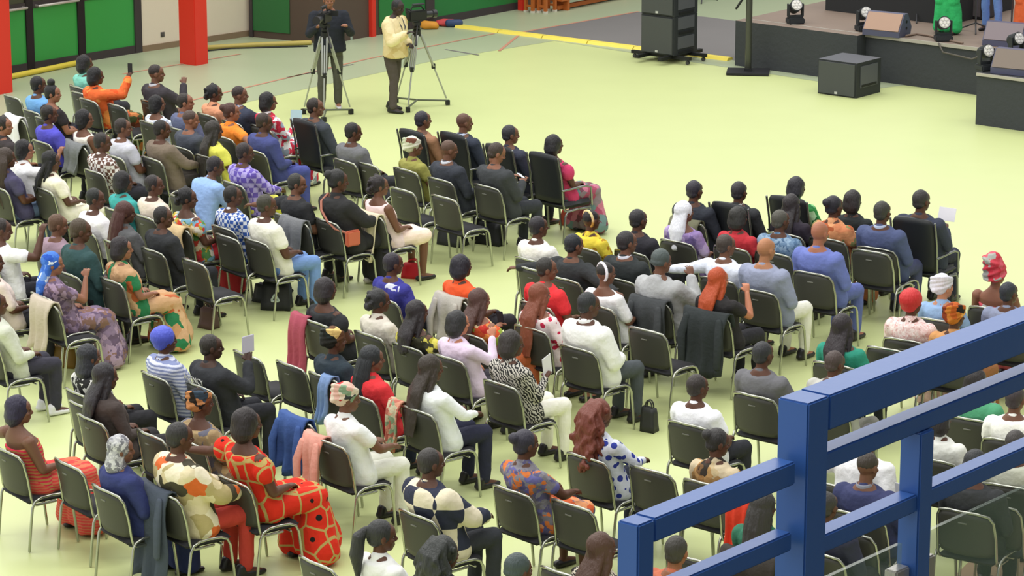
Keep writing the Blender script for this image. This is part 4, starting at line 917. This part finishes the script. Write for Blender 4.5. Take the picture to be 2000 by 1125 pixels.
s_(678, 774, 'f', 0, ('wrap', pat('blobs', ('e2d6c0', 'c03434', '3a3f3c', '8aa88a', 'e0b8a8'), 13)), ('tee', 'e4e6e4'), (TR, 'd8d9cc'), 'in red and cream headscarf with white outfit', 25, 6, 14, 'thigh', skin=S1, sc=1.03)
s_(323, 662, 'f', 0, ('roundwrap', '4f5bc8'), ('loose', pat('stripe', ('d8dcee', '8a94bc'), 9)), (TR, '33364a'), 'in blue headwrap and blue-white striped top', 8)
s_(413, 674, 'm', 0, ('crop', '2c2824'), ('jacket', '2e3034'), (TR, '26272d'), 'in black sports jacket holding a white paper', 25, 2, 4, ('lap', 'up'), skin=S3)
s_(174, 694, 'f', 0, ('hijab', '2b2d33'), ('shirt', pat('blobs', ('2b2b2b', 'e0e0da', '2b2b2b', 'b8b8b4'), 20)), (TR, '2a2a2e'), 'in black headscarf and black-white mosaic top', 5, 2, 0, skin=S1)
s_(206, 732, 'f', 0, ('long', '29262a'), ('shirt', '453c39'), (TR, '2c2a2c'), 'with long black hair and dark brown top', 10, 4, 8, sc=1.03)
s_(37, 797, 'f', 0, ('bob', '28243a'), ('bare', pat('stripe', ('dc3a50', 'c8905a'), 10)), ('gown', pat('stripe', ('e04a48', 'd8785a'), 12)), 'in off-shoulder red and gold dress', 25, 2, 0, ('out', 'lap'), skin='5f4233', sc=1.02)
s_(236, 874, 'f', 0, ('hijab', pat('blobs', ('b4b4b8', '8c8c92', 'd0d0d2', '77777e'), 32)), ('loose', '2d3566'), ('skirt', '2d3566'), 'in grey speckled headscarf and navy dress', 25, 4, 4, skin=S1)
s_(393, 784, 'f', 0, ('wrap', pat('blobs', ('c88a5a', '2a2a30', 'e8b07a', '7a4a30', '3a4a5a', '2f2822'), 12)), ('blouse', pat('blobs', ('a8916c', '8a7a68', 'c0aa80', '6a6a78', 'a8916c'), 13)), (TR, '3a332c'), 'in black and copper headwrap with tan print top', 8, 2, 2)
s_(351, 850, 'm', 0, ('crop', '2c2a2a'), ('loose', pat('blobs', ('e0d2b0', 'b8a878', 'd86a34', 'ece2c8', '4a4638', 'd8c8a0'), 8)), (TR, 'b23a30'), 'in cream and orange print shirt, brick red trousers', 10, 6, 10, 'thigh', sc=1.08)
RD = pat('rings', ('d8301f', 'b8a060', '1c1c1c'), 6.2)
s_(483, 824, 'f', 0, ('bob', '251f20'), ('puff', RD), ('gown', RD), 'in scarlet gown with cream mesh and black dots', 8, 2, 6, ('out', 'lap'), sc=1.12)
s_(842, 900, 'm', 0, ('crop', '33302e'), ('loose', pat('check', ('e6dcc0', '34384a'), 5.6)), (TR, '33363c'), 'in large black and cream checked shirt', 15, 2, 6, 'thigh', skin=S2, sc=1.05)
s_(1027, 863, 'f', 0, ('bun', '2e2c38'), ('tee', pat('blobs', ('5f5c80', '77747c', '8a8890', 'd87a40', '6a68a0', '7f7c84'), 22)), ('knee', pat('blobs', ('d8653a', 'e8a070', '6a6880'), 12)), 'in grey-violet and orange print dress', 12, 2, 6, 'thigh', sc=1.04)
s_(1172, 806, 'f', 0, ('curlylong', '6a3528'), ('shirt', pat('dots', ('dde2ee', '35419a'), 13)), (TR, '272b3a'), 'with long curly auburn hair and blue floral shirt', 15, 4, 8, 'thigh', sc=1.02)
s_(1363, 752, 'm', 0, ('crop', '332d2b'), ('tee', 'f0f1f6'), (TR, '2b2c33'), 'in bright white T-shirt above the lower railing', 15, 2, 0, sc=.98)
s_(1491, 688, 'm', 0, ('crop', '2b2c2f'), ('shirt', '68686c'), (TR, '2b2c33'), 'in dark grey sweatshirt left of the tall post', 8, 0, 2, ('lap', 'cross'), sc=1.02)
s_(1402, 860, 'f', 0, ('bun', '2a2828'), ('tee', pat('blobs', ('b8905c', '3a332c', 'c8b48c', '7a5a3a', 'd0c0a0', 'a87c4a'), 11)), (TR, '2a2f36'), 'in tan camouflage print top', 30, 10, 6, ('lap', 'hold'), sc=1.0)
s_(1631, 706, 'm', 0, ('crop', '453935'), ('shirt', 'b4b4ac'), (TR, '77766e'), 'in pale grey shirt just above the top handrail', 15, 12, 10, 'thigh', sc=.98)
s_(1647, 634, 'f', 0, ('long', '2b2529'), ('blouse', '2c8a74'), (TR, '24262b'), 'with long black hair and emerald green top', 5, 0, 4, sc=1.02)
s_(1782, 588, 'f', 0, ('roundwrap', 'c22a2c'), ('loose', pat('blobs', ('ecd0cc', 'f4e2de', 'd8a8a4', 'e8c4c0', 'f4e2de'), 42)), ('skirt', 'd8b4b0'), 'in red headwrap and pink speckled top', 8, sc=1.03)
s_(1843, 557, 'f', 0, ('wrap', 'd6d4e0'), ('tee', '8ba9cf'), (TR, '2f3240'), 'in white headwrap and light blue top', 25, 0, 0, skin='a4745a')
s_(1866, 614, 'f', 0, ('wrap', pat('blobs', ('c87830', '8a3a1c', 'e0a050', '2c2422', 'b85a24'), 13)), ('tee', 'c8925c'), ('skirt', '8a5a34'), 'in amber and brown headwrap', 10, sc=1.0)
s_(1947, 531, 'f', 0, ('tallwrap', pat('blobs', ('c83a4a', 'a8aaa4', 'd86070', '8f8f8c', 'd04a58'), 16)), ('bare', pat('blobs', ('d85a68', '9aa09c', 'c83a4a', 'b0b0aa'), 14)), ('skirt', 'b0505a'), 'in tall red and grey headwrap with bare back', 10, skin='6f4a38', sc=1.02)
s_(1971, 569, 'm', 0, ('crop', '262a32'), ('shirt', '8088a0'), (TR, '2f3240'), 'with dark hair below the tall headwrap', 20, sc=.96)
# ---- nearest rows and behind the railing
s_(1700, 850, 'm', 0, ('crop', '2b2827'), ('loose', 'e4e4e4'), (TR, '33343a'), 'in bright white shirt seen between the rails', 0, 10, 20, ('out', 'lap'), sc=1.0)
s_(1695, 907, 'm', 0, ('fade', '3a322c'), ('jacket', '32375c'), (TR, '26283a'), 'in navy blazer between the rails', 5, 8, 4, ('lap', 'hold'), skin=S1, sc=1.02, collar='8c8f9c')
s_(1838, 815, 'f', 0, ('bob', '2a2626'), ('tee', 'dedfd8'), (TR, '2a2b30'), 'in white T-shirt right of the middle post', 5, 2, 6)
s_(1908, 742, 'f', 0, ('bob', '2a2626'), ('loose', '4f9a72'), (TR, '2a2b30'), 'in soft green top under the top handrail', 8)
s_(1984, 775, 'm', 0, ('crop', '3c3436'), ('tee', 'eeeee6'), (TR, '2a2b30'), 'in white T-shirt at the right edge', 5, 4, 4, skin=S1)
s_(1905, 905, 'm', 0, ('beanie', '26282a'), ('jacket', '2c2e30'), (TR, '26272c'), 'in black jacket behind the glass panel', 20, 12, 10)
s_(1985, 862, 'm', 0, ('crop', '3a3634'), ('shirt', 'b9bbab'), (TR, '4a4b47'), 'in pale olive shirt behind the lowest rail', 5, 0, 0)
s_(746, 1042, 'f', 0, ('ponytail', '2b2c2c'), ('shirt', 'dfe0dc'), (TR, '2a2b30'), 'with black ponytail and white top', 25, 4, 2, sc=1.04)
s_(868, 1078, 'f', 0, ('curlylong', '262927'), ('shirt', '24262a'), (TR, '2a2b30'), 'with big curly black hair at the bottom edge', 5, 2, 2, ('lap', 'hold'), sc=1.06)
s_(1013, 1110, 'm', 0, ('beanie', '3c4748'), ('jacket', '3a4042'), (TR, '2a2b30'), 'in slate grey cap at the bottom edge', 5, sc=1.02)
s_(1176, 1068, 'f', 0, ('long', '4b3328'), ('shirt', pat('zebra', ('2b2b2b', 'd6cdb8'), 18)), (TR, '2a2b30'), 'with long brown hair beside the lower blue post', 10, 2, 0, sc=1.05)
s_(1322, 1072, 'm', 0, ('crop', '33302b'), ('tee', 'b8664a'), (TR, '2a2b30'), 'with cropped hair framed by the lower railing', -15, 4, 2, skin='7a4f38', sc=1.02)
s_(1492, 985, 'f', 0, ('braids', '302e2c'), ('shirt', '2f6a52'), (TR, '2a2b30'), 'with dark braids left of the tall blue post', 5, 2, 4, sc=1.04)
s_(1600, 985, 'm', 0, ('crop', '302e2c'), ('jacket', '2a2c40'), (TR, '2a2b30'), 'in dark jacket hidden behind the tall post', 0, 2, 4)

# ---- chairs nobody sits on
def empty_chair(u, v, label, turn=0, kind='std', hz=.86):
    a = yaw_at(u) + math.radians(turn); w_ = P(u, v, hz); off = Matrix.Rotation(-a, 3, 'Z') @ Vector((0, -.30 if kind == 'std' else -.34, 0)); p = w_ - off
    q = [(p2 + CSH(a2), a2) for o2, p2, a2, d2 in SEATS] + EMPT
    for p2, a2 in q:
        if (p - p2).length < .36: return None, p2, a2        # that chair is already there, under its sitter
    for k in range(4):
        for p2, a2 in q:
            dv = p - p2
            if dv.length < .57: p = p2 + dv.normalized() * .57
    EMPT.append((p, a)); return chair(p, -a, label, kind), p, a
EMPT = []
E1 = [(18, 188, 'empty dark chair beside the far-left red pillar'), (150, 180, 'empty dark chair left of the mint green top'), (222, 205, 'empty dark chair behind the orange top in the left rows'), (250, 212, 'empty dark chair nearest the shaved man in dark jacket'),
      (862, 385, 'empty dark chair in front of the man in dark suit with white collar'), (700, 318, 'empty chair behind the mid grey blazer'), (780, 370, 'empty chair right of the pale pink dress'), 
      (508, 285, 'empty chair left of the royal blue suit'), (372, 510, 'empty chair in front of the cream-draped chair'), (440, 462, 'empty chair behind the blue and white patterned shirt'),
      (560, 712, 'empty chair left of the maroon draped chair'), (478, 692, 'empty chair right of the black sports jacket'), (150, 785, 'empty chair between the mosaic top and the red gold dress'), (300, 850, 'empty chair behind the black and copper headwrap'),
      (125, 905, 'empty chair between the red gold dress and the navy dress'), (1258, 645, 'empty chair right of the loose white shirt'), (1265, 918, 'empty chair behind the lower railing, right of the auburn curls'), (1110, 985, 'empty chair right of the orange print dress'),
      (610, 1098, 'empty chair cut by the bottom edge, left of the ponytail'), (1090, 1118, 'empty chair at the bottom edge beside the slate cap'), (1700, 490, 'empty chair behind the blue-grey suit'),
      (1035, 525, 'empty chair left of the bright red T-shirt'), (1340, 1090, 'empty chair framed by the lower railing'), (1650, 1040, 'empty chair seen under the lowest rail by the tall post'), (1735, 680, 'empty chair under the top handrail below the pink speckled top'),
      (1920, 990, 'empty pale-backed chair seen through the glass panel')]
ET = {}
for i, (u, v, lab) in enumerate(E1): ET[i] = empty_chair(u, v, lab)
# ================================================================ THINGS ON AND AROUND THE CHAIRS
def seat_of(word):
    for o, p, a, d in SEATS:
        if word in d: return o, p, a
def hand_at(word, side='R', out=.08):
    o, p, a = seat_of(word); k = POSES[o.name]; J = poseof(k); sc = o.scale[0]
    d = (J['wr' + side] - J['el' + side]).normalized(); q = J['wr' + side] + d * out
    return Matrix.Translation((p.x, p.y, 0)) @ Matrix.Rotation(-a, 4, 'Z') @ (q * sc), a
def drape(p, a, m, label, L=.45, w=.44, x0=0.0, front=.12, sleeves=False, name='draped_jacket', cat='jacket', cw=0):
    """garment laid over the top of a chair back"""
    bm = bmesh.new(); prof = []
    top = .862
    for t in (1, .6, .25): prof.append((-.225 - .03 * (1 - t), top - front * t))
    prof += [(-.268, top + .012), (-.30, top + .024), (-.335, top + .012)]
    n = 9
    for i in range(1, n): prof.append((-.352 - .012 * math.sin(i * .9), top - L * i / (n - 1)))
    ph = random.uniform(0, 6); nx = 22; lay = []
    for off in (0, .014):
        g = []
        for j, (y, z) in enumerate(prof):
            t = max(0, (top - z) / max(L, .01)) if j > 5 else 0; row = []
            for i in range(nx):
                s = i / (nx - 1) * 2 - 1; x = s * w / 2 * (1 - .12 * t + .05 * math.sin(t * 5 + ph)) + x0
                wv = (.004 + .03 * t) * math.sin(s * 8 + ph + t * 1.3) + .010 * t * math.sin(s * 17 + ph)
                edge = .03 * math.sin(s * 5 + ph) * t
                row.append(bm.verts.new((x, y - (off if j > 3 else -off * .5) + wv * (1 if j > 5 else .3) - .02 * t + .035 * s * s * (1 - t), z + (off if 2 < j < 6 else 0) + edge)))
            g.append(row)
        lay.append(g)
    A, B = lay; ny = len(prof)
    for j in range(ny - 1):
        for i in range(nx - 1):
            bm.faces.new((A[j][i], A[j][i + 1], A[j + 1][i + 1], A[j + 1][i])); bm.faces.new((B[j][i], B[j + 1][i], B[j + 1][i + 1], B[j][i + 1]))
    for i in range(nx - 1):
        bm.faces.new((A[0][i], B[0][i], B[0][i + 1], A[0][i + 1])); bm.faces.new((A[-1][i], A[-1][i + 1], B[-1][i + 1], B[-1][i]))
    for j in range(ny - 1):
        bm.faces.new((A[j][0], A[j + 1][0], B[j + 1][0], B[j][0])); bm.faces.new((A[j][-1], B[j][-1], B[j + 1][-1], A[j + 1][-1]))
    mat = CLOTH if isinstance(m, str) else m
    o = link(name, mesh(name, bm, [mat], True), loc=(p.x, p.y, 0), rz=-a)
    if isinstance(m, str): o.color = lin(m)
    tag(o, label, cat)
    if sleeves:
        for s in (-1, 1):
            b = bmesh.new(); x = x0 + s * w * .36; tube(b, [(x, -.36, top - .05), (x + s * .03, -.405, top - .22), (x + s * .02, -.41, top - min(.5, L * .95))], [.04, .05, .042], 10, .55, (0, 1, 0))
            q = link('sleeve', mesh('sleeve', b, [mat], True), o)
            if isinstance(m, str): q.color = lin(m)
    return o
def sd(word, m, label, **k):
    o, p, a = seat_of(word); return drape(p + CSH(a), a, m, label, **k)
sd('multicoloured floral', 'd9bf92', 'cream cloth hanging over the chair of the multicoloured floral top', L=.34, name='draped_cloth', cat='cloth')
sd('straight black bob and', 'a84f60', 'maroon pink cloth hanging beside the black puff-sleeved top', L=.62, w=.30, x0=-.22, name='draped_cloth', cat='cloth')
sd('red and cream headscarf', 'e0a090', 'salmon pink jacket hanging on the chair of the red and cream headscarf', L=.5, w=.28, x0=-.17, sleeves=True)
sd('black and gold headwrap', '7d98c4', 'light denim cloth hanging on the chair of the black and gold headwrap', L=.4, w=.16, x0=.12, name='draped_cloth', cat='cloth')
sd('copper red', '34393a', 'black leather jacket hanging over the chair of the copper red hair', L=.62, w=.56, sleeves=True)
sd('light grey hoodie', '45484a', 'dark grey coat hanging over the chair of the grey hoodie', L=.5, w=.5, sleeves=True)
sd('cream and orange print', '4a525e', 'long dark blue jacket hanging low on the chair of the cream print shirt', L=.78, w=.52, x0=-.10, sleeves=True)
sd('white vest', '7f8284', 'grey striped shawl over the chair of the white vest', L=.34, name='draped_cloth', cat='shawl')
sd('orange red top', 'b9b4aa', 'beige and grey cardigan on the chair of the orange red top', L=.42, w=.44, sleeves=True)
sd('sleeveless pale pink', 'e8dcc0', 'ivory cloth hanging down the chair of the pale pink dress', L=.5, w=.42, name='draped_cloth', cat='cloth')
sd('very long brown', pat('blobs', ('b86a5a', 'c9c0a0', '8aa080', 'd89a80'), 22), 'floral tote hanging on the chair of the white long-sleeved top', L=.42, w=.18, x0=-.26, name='tote_bag', cat='bag')
sd('white headscarf', '70705a', 'olive green cover over the chair of the white headscarf', L=.22, name='draped_cloth', cat='cover')
sd('braids left of the tall', '3c3834', 'dark brown jacket on the chair left of the tall blue post', L=.5, w=.5)
for u, v, m, L, lab, clab, kw in [
    (80, 585, 'c4b8a6', .5, 'beige knitted cardigan hanging on a chair at the left edge', 'chair under the beige cardigan at the left edge', {}),
    (566, 428, '77797c', .42, 'grey jacket hanging on a chair right of the off-white T-shirt', 'chair under the grey jacket beside the black robe', {}),
    (573, 818, '3f5a94', .48, 'dark blue denim jacket hanging on a chair behind the scarlet gown', 'chair under the dark blue denim jacket', dict(sleeves=True)),
    (38, 230, 'ecebf2', .4, 'white jacket hanging on a chair in the left rows', 'chair under the white jacket in the left rows', {}),
    (1445, 975, 'd8412c', .48, 'bright red jacket hanging on a chair behind the lower railing', 'chair under the bright red jacket', dict(w=.24)),
    (1898, 790, '7f97c6', .5, 'pale denim jacket hanging on a chair under the second rail', 'chair under the pale denim jacket', dict(sleeves=True))]:
    c, p, a = empty_chair(u, v, clab); drape(p, a, m, lab, L=L, **kw)

def bag(u, v, size, col, label, rz=0, name='handbag', handles=True, emblem=None):
    bm = bmesh.new(); w_, d_, h_ = size; vs = box(bm, (0, 0, h_ / 2), size)
    bmesh.ops.subdivide_edges(bm, edges=bm.edges[:], cuts=3, use_grid_fill=True)
    for ve in bm.verts:
        t = ve.co.z / h_; ve.co.y *= 1 - .55 * t; ve.co.x *= 1 - .12 * t
        nz = noise.noise_vector(ve.co * 7 + Vector((u, v, 0))) * .018; ve.co += nz; ve.co.z = max(0, ve.co.z)
    o = link(name, mesh(name, bm, [plain(col, .5, 0, .4, (30, .002))], True), loc=P(u, v), rz=rz); tag(o, label, 'bag')
    if handles:
        for s in (-1, 1):
            b = bmesh.new(); tube(b, [(w_ * .25 * math.cos(t) , s * d_ * .14, h_ * .95 + h_ * .35 * math.sin(t)) for t in [math.pi * k / 8 for k in range(9)]], .008, 6); link('handle', mesh('handle', b, [plain(col, .5, 0, .4, (30, .002))], True), o)
    if emblem:
        b = bmesh.new(); y = -d_ * .42
        for i in range(3):
            a0 = math.pi / 2 + i * 2.094; a1 = a0 + 2.094; r = .055
            p0 = Vector((math.cos(a0) * r, y, h_ * .45 + math.sin(a0) * r)); p1 = Vector((math.cos(a1) * r, y, h_ * .45 + math.sin(a1) * r))
            tube(b, [p0.lerp(p1, .1), p0.lerp(p1, .85)], .013, 6)
        link('emblem', mesh('emblem', b, [plain('c4d2cc')], True), o)
    return o
bag(541, 603, (.34, .2, .30), '2c2d30', 'black tote bag with pale three-bar emblem on the floor', -.15, 'tote_bag', True, True)
bag(808, 542, (.26, .16, .17), 'c8202c', 'bright red handbag on the floor below the pale pink dress', -.3)
bag(408, 640, (.2, .14, .22), '5e4540', 'brown handbag on the floor beside the printed gown', -.6)
bag(128, 712, (.34, .24, .20), '8a6a28', 'mustard brown bag on the floor under the mauve dress chair', -.4)
bag(884, 478, (.34, .2, .24), '26272c', 'black bag on the floor under the empty middle chair', -.6)
bag(960, 476, (.34, .2, .26), '232427', 'black bag on the floor behind the charcoal suit', -.6, handles=False)
bag(1108, 440, (.16, .12, .2), 'b8503c', 'rust red bag on the floor under the pink dress armchair', -.6)
bag(1268, 842, (.16, .12, .24), '2b2c2c', 'small dark backpack on the floor beside the white T-shirt chair', -.6)
bag(520, 590, (.3, .18, .2), '34353a', 'dark grey bag under the chair of the off-white T-shirt', -.8, handles=False)
# coral bag with a strap across the black robe
o, p, a = seat_of('wide black robe'); sc = o.scale[0]
M = Matrix.Translation((p.x, p.y, 0)) @ Matrix.Rotation(-a, 4, 'Z') @ Matrix.Scale(sc, 4)
A_ = poseof(POSES[o.name])['at']; q = A_(.29, -.06, .10)
bm = bmesh.new(); box(bm, q, (.06, .17, .16)); bmesh.ops.bevel(bm, geom=bm.edges[:], offset=.015, segments=2, affect='EDGES'); bm.transform(M)
cb = thing_mesh('shoulder_bag', bm, [plain('c96a50', .5)], 'coral pink shoulder bag worn across the wide black robe', 'bag')
bm = bmesh.new(); tube(bm, [A_(-.10, -.02, .52), A_(-.08, -.13, .47), A_(-.02, -.185, .40), A_(.08, -.20, .30), A_(.17, -.18, .22), A_(.26, -.11, .17)], .014, 6); bm.transform(M); link('strap', mesh('strap', bm, [plain('b57562')], True), cb)

def held(word, side, size, col, label, cat, tilt=(.3, 0, 0), up=.06, name=None, m=None):
    q, a = hand_at(word, side); bm = bmesh.new(); box(bm, (0, 0, up), size)
    bmesh.ops.bevel(bm, geom=bm.edges[:], offset=min(size) * .3, segments=2, affect='EDGES')
    o = thing_mesh(name or cat, bm, [m or plain(col, .6)], label, cat); o.location = q; o.rotation_euler = (tilt[0], tilt[1], -a + tilt[2]); return o
held('print dress reading', 'R', (.15, .004, .21), 'b4d4d8', 'pale blue leaflet held by the person in red and white print', 'leaflet', (-.3, 0, .8))
held('orange top raising', 'R', (.07, .01, .15), '2a2c2c', 'dark phone raised by the person in orange top', 'phone', (0, 0, .5))
held('black sports jacket', 'R', (.012, .15, .16), 'd0cede', 'folded white paper held up by the black sports jacket', 'paper', (0, 0, .2), .10)
held('holding white papers', 'R', (.21, .004, .15), 'eceaf2', 'white sheets held by the person in navy suit', 'paper', (-.3, 0, 0), .12)
held('zebra-striped top and', 'R', (.006, .15, .20), 'f0eff4', 'white booklet held by the zebra-striped top', 'booklet', (.2, 0, .3), .06)
held('navy blazer between', 'R', (.07, .01, .12), 'd8dade', 'white phone held by the navy blazer between the rails', 'phone', (.2, 0, 0))
held('brown wavy hair', 'L', (.075, .01, .15), '23283a', 'dark blue phone held by the person with brown wavy hair', 'phone', (.3, 0, .3))
ph = held('charcoal suit looking', 'R', (.07, .01, .13), '1c1c20', 'phone with lit screen in the hand of the charcoal suit', 'phone', (.9, 0, 0))
em = bpy.data.materials.new('lit_screen'); em.use_nodes = True; e_ = em.node_tree.nodes['Principled BSDF']; e_.inputs['Emission Color'].default_value = (.75, .88, 1, 1); e_.inputs['Emission Strength'].default_value = 1.6
bm = bmesh.new(); box(bm, (0, -.0065, .06), (.06, .002, .115)); link('screen', mesh('screen', bm, [em]), ph)
# white lettering on the back of the sports jacket
o, p, a = seat_of('black sports jacket')
fc = bpy.data.curves.new('lettering', 'FONT'); fc.body = 'AGENCY'; fc.size = .085; fc.extrude = .002; fc.align_x = 'CENTER'; fc.materials.append(plain('c9cac6'))
jk = [c for c in o.children if c.name.startswith('jacket')][0]
fo_ = bpy.data.objects.new('f', fc); COL.objects.link(fo_); lm = bpy.data.meshes.new_from_object(fo_.evaluated_get(bpy.context.evaluated_depsgraph_get())); bpy.data.objects.remove(fo_)
tl_ = link('lettering', lm, jk, loc=(0, -.275, .89)); tl_.rotation_euler = (math.pi / 2 + .22, 0, 0)

# ================================================================ CAMERAMEN
def tripod(c, rz, R0, H, label, vlabel, cam_rz):
    t = tag(link('tripod', None, loc=c, rz=rz), label, 'tripod'); MT = plain('a9aca6', .35, .5); MB_ = plain('1d1e20', .5)
    b = bmesh.new(); cyl(b, (0, 0, H - .02), .06, .09); ell(b, (0, 0, H + .06), (.055, .055, .05)); box(b, (0, 0, H + .12), (.10, .16, .05)); link('head', mesh('head', b, [MB_]), t)
    b = bmesh.new(); tube(b, [(0, -.06, H + .12), (-.12, -.45, H - .12)], .011, 8); tube(b, [(-.1, -.38, H - .08), (-.12, -.46, H - .125)], .018, 8); link('pan_handle', mesh('pan_handle', b, [MB_], True), t)
    for k in range(3):
        g = 2 * math.pi * k / 3; d = Vector((math.cos(g), math.sin(g), 0)); s = Vector((-d.y, d.x, 0)); f = d * R0 + Vector((0, 0, .06)); tp = d * .06 + Vector((0, 0, H - .05))
        kn = tp.lerp(f, .47); b = bmesh.new()
        for q in (-1, 1): tube(b, [tp + s * .035 * q, kn + s * .03 * q], .014, 8)
        tube(b, [tp.lerp(f, .1), tp.lerp(f, .95)], .012, 8)
        L = link('leg', mesh('leg', b, [MT], True), t)
        b = bmesh.new(); box(b, kn, (.05, .05, .07)); box(b, f - Vector((0, 0, .02)), (.06, .06, .07)); link('clamp', mesh('clamp', b, [MB_]), L)
        b = bmesh.new(); tube(b, [Vector((0, 0, .10)), d * R0 * .96 + Vector((0, 0, .07))], .014, 8); link('spreader', mesh('spreader', b, [plain('5d6450', .5)], True), t)
    v = tag(link('video_camera', None, loc=(c.x, c.y, H + .15), rz=cam_rz), vlabel, 'camera')
    b = bmesh.new(); box(b, (0, 0, .09), (.12, .30, .15)); bmesh.ops.bevel(b, geom=b.edges[:], offset=.015, segments=2, affect='EDGES'); link('camera_body', mesh('camera_body', b, [MB_]), v)
    b = bmesh.new(); RX = Matrix.Rotation(math.pi / 2, 3, 'X'); cyl(b, (0, .21, .09), .045, .14, RX); cyl(b, (0, .30, .09), .06, .06, RX, 20, .06); link('lens', mesh('lens', b, [plain('2c2d30', .3)]), v)
    b = bmesh.new(); tube(b, [(0, -.10, .17), (0, -.08, .22), (0, .08, .22), (0, .12, .17)], .012, 8); link('handle', mesh('handle', b, [MB_], True), v)
    b = bmesh.new(); cyl(b, (0, .03, .25), .016, .20, RX); link('microphone', mesh('microphone', b, [plain('3b3c40', .8)]), v)
    b = bmesh.new(); box(b, (-.12, -.08, .14), (.11, .015, .08)); link('viewfinder', mesh('viewfinder', b, [MB_]), v)
tripod(P(815, 208), .25, .46, 1.12, 'tall tripod right of the man in cream jacket', 'video camera on the tripod beside the cream jacket', -1.0)
tripod(P(637, 228), .5, .40, 1.22, 'silver tripod in front of the man in black', 'video camera in front of the face of the man in black', math.pi * .9)
a = math.radians(118); p = P(768, 216)
cm = person(('m', 6, 'wrist', 'cam', 'stride'), p, -a, .97, '2b211d', ('crop', '1c1c20'), ('loose', pat('blobs', ('e2cf9c', 'ecdcb0', 'd4bc84', 'e6d4a6'), 6)), ('trousers', '4b443e'), 10, 12, 'man in cream patterned jacket and brown trousers operating the right tripod')
bm = bmesh.new(); J = poseof(('m', 6, 'wrist', 'cam', 'stride'))
box(bm, J['at'](0, .165, .14), (.09, .012, .12)); lb = link('badge', mesh('badge', bm, [plain('e6eaf0')]), cm)
bm = bmesh.new()
for s in (-1, 1): tube(bm, [J['at'](s * .07, .07, .50), J['at'](s * .05, .155, .38), J['at'](0, .165, .20)], .007, 6)
link('lanyard', mesh('lanyard', bm, [plain('22324a')], True), cm)
a = math.radians(170); p = P(645, 212)
person(('m', 0, 'up' if 0 else 'cam', 'cam', 'stand'), p, -a, 1.02, S4, ('crop', '202024'), ('jacket', '1f232c'), ('trousers', '4c4c44'), 0, 6, 'man in black jacket standing behind the silver tripod', shoe='cfcfd4')

# ================================================================ ON THE STAGE
def onstage(u, v, key, rz, *k, **kw):
    p = P(u, v, SH); o = person(key, p, rz, *k, **kw); o.location.z = SH; return o
onstage(1850, 66, ('f', 0, 'down', 'down', 'stand'), 2.6, 1.0, S1, ('bob', BK), ('loose', '2fa35f'), ('skirt', '2fae62'), 0, 0, 'person in long green gown standing on the stage')
onstage(1936, 60, ('m', 0, 'down', 'hold', 'stand'), 2.4, 1.0, S1, ('crop', BK), ('shirt', '3a3c4a'), ('trousers', '6f8fd0'), 0, 0, 'person in pale blue trousers standing on the stage')
onstage(2006, 66, ('f', 0, 'down', 'down', 'stand'), 2.6, 1.0, S1, ('bob', BK), ('loose', 'e0683a'), ('skirt', 'e0683a'), 0, 0, 'person in orange dress on the stage, cut by the right edge')
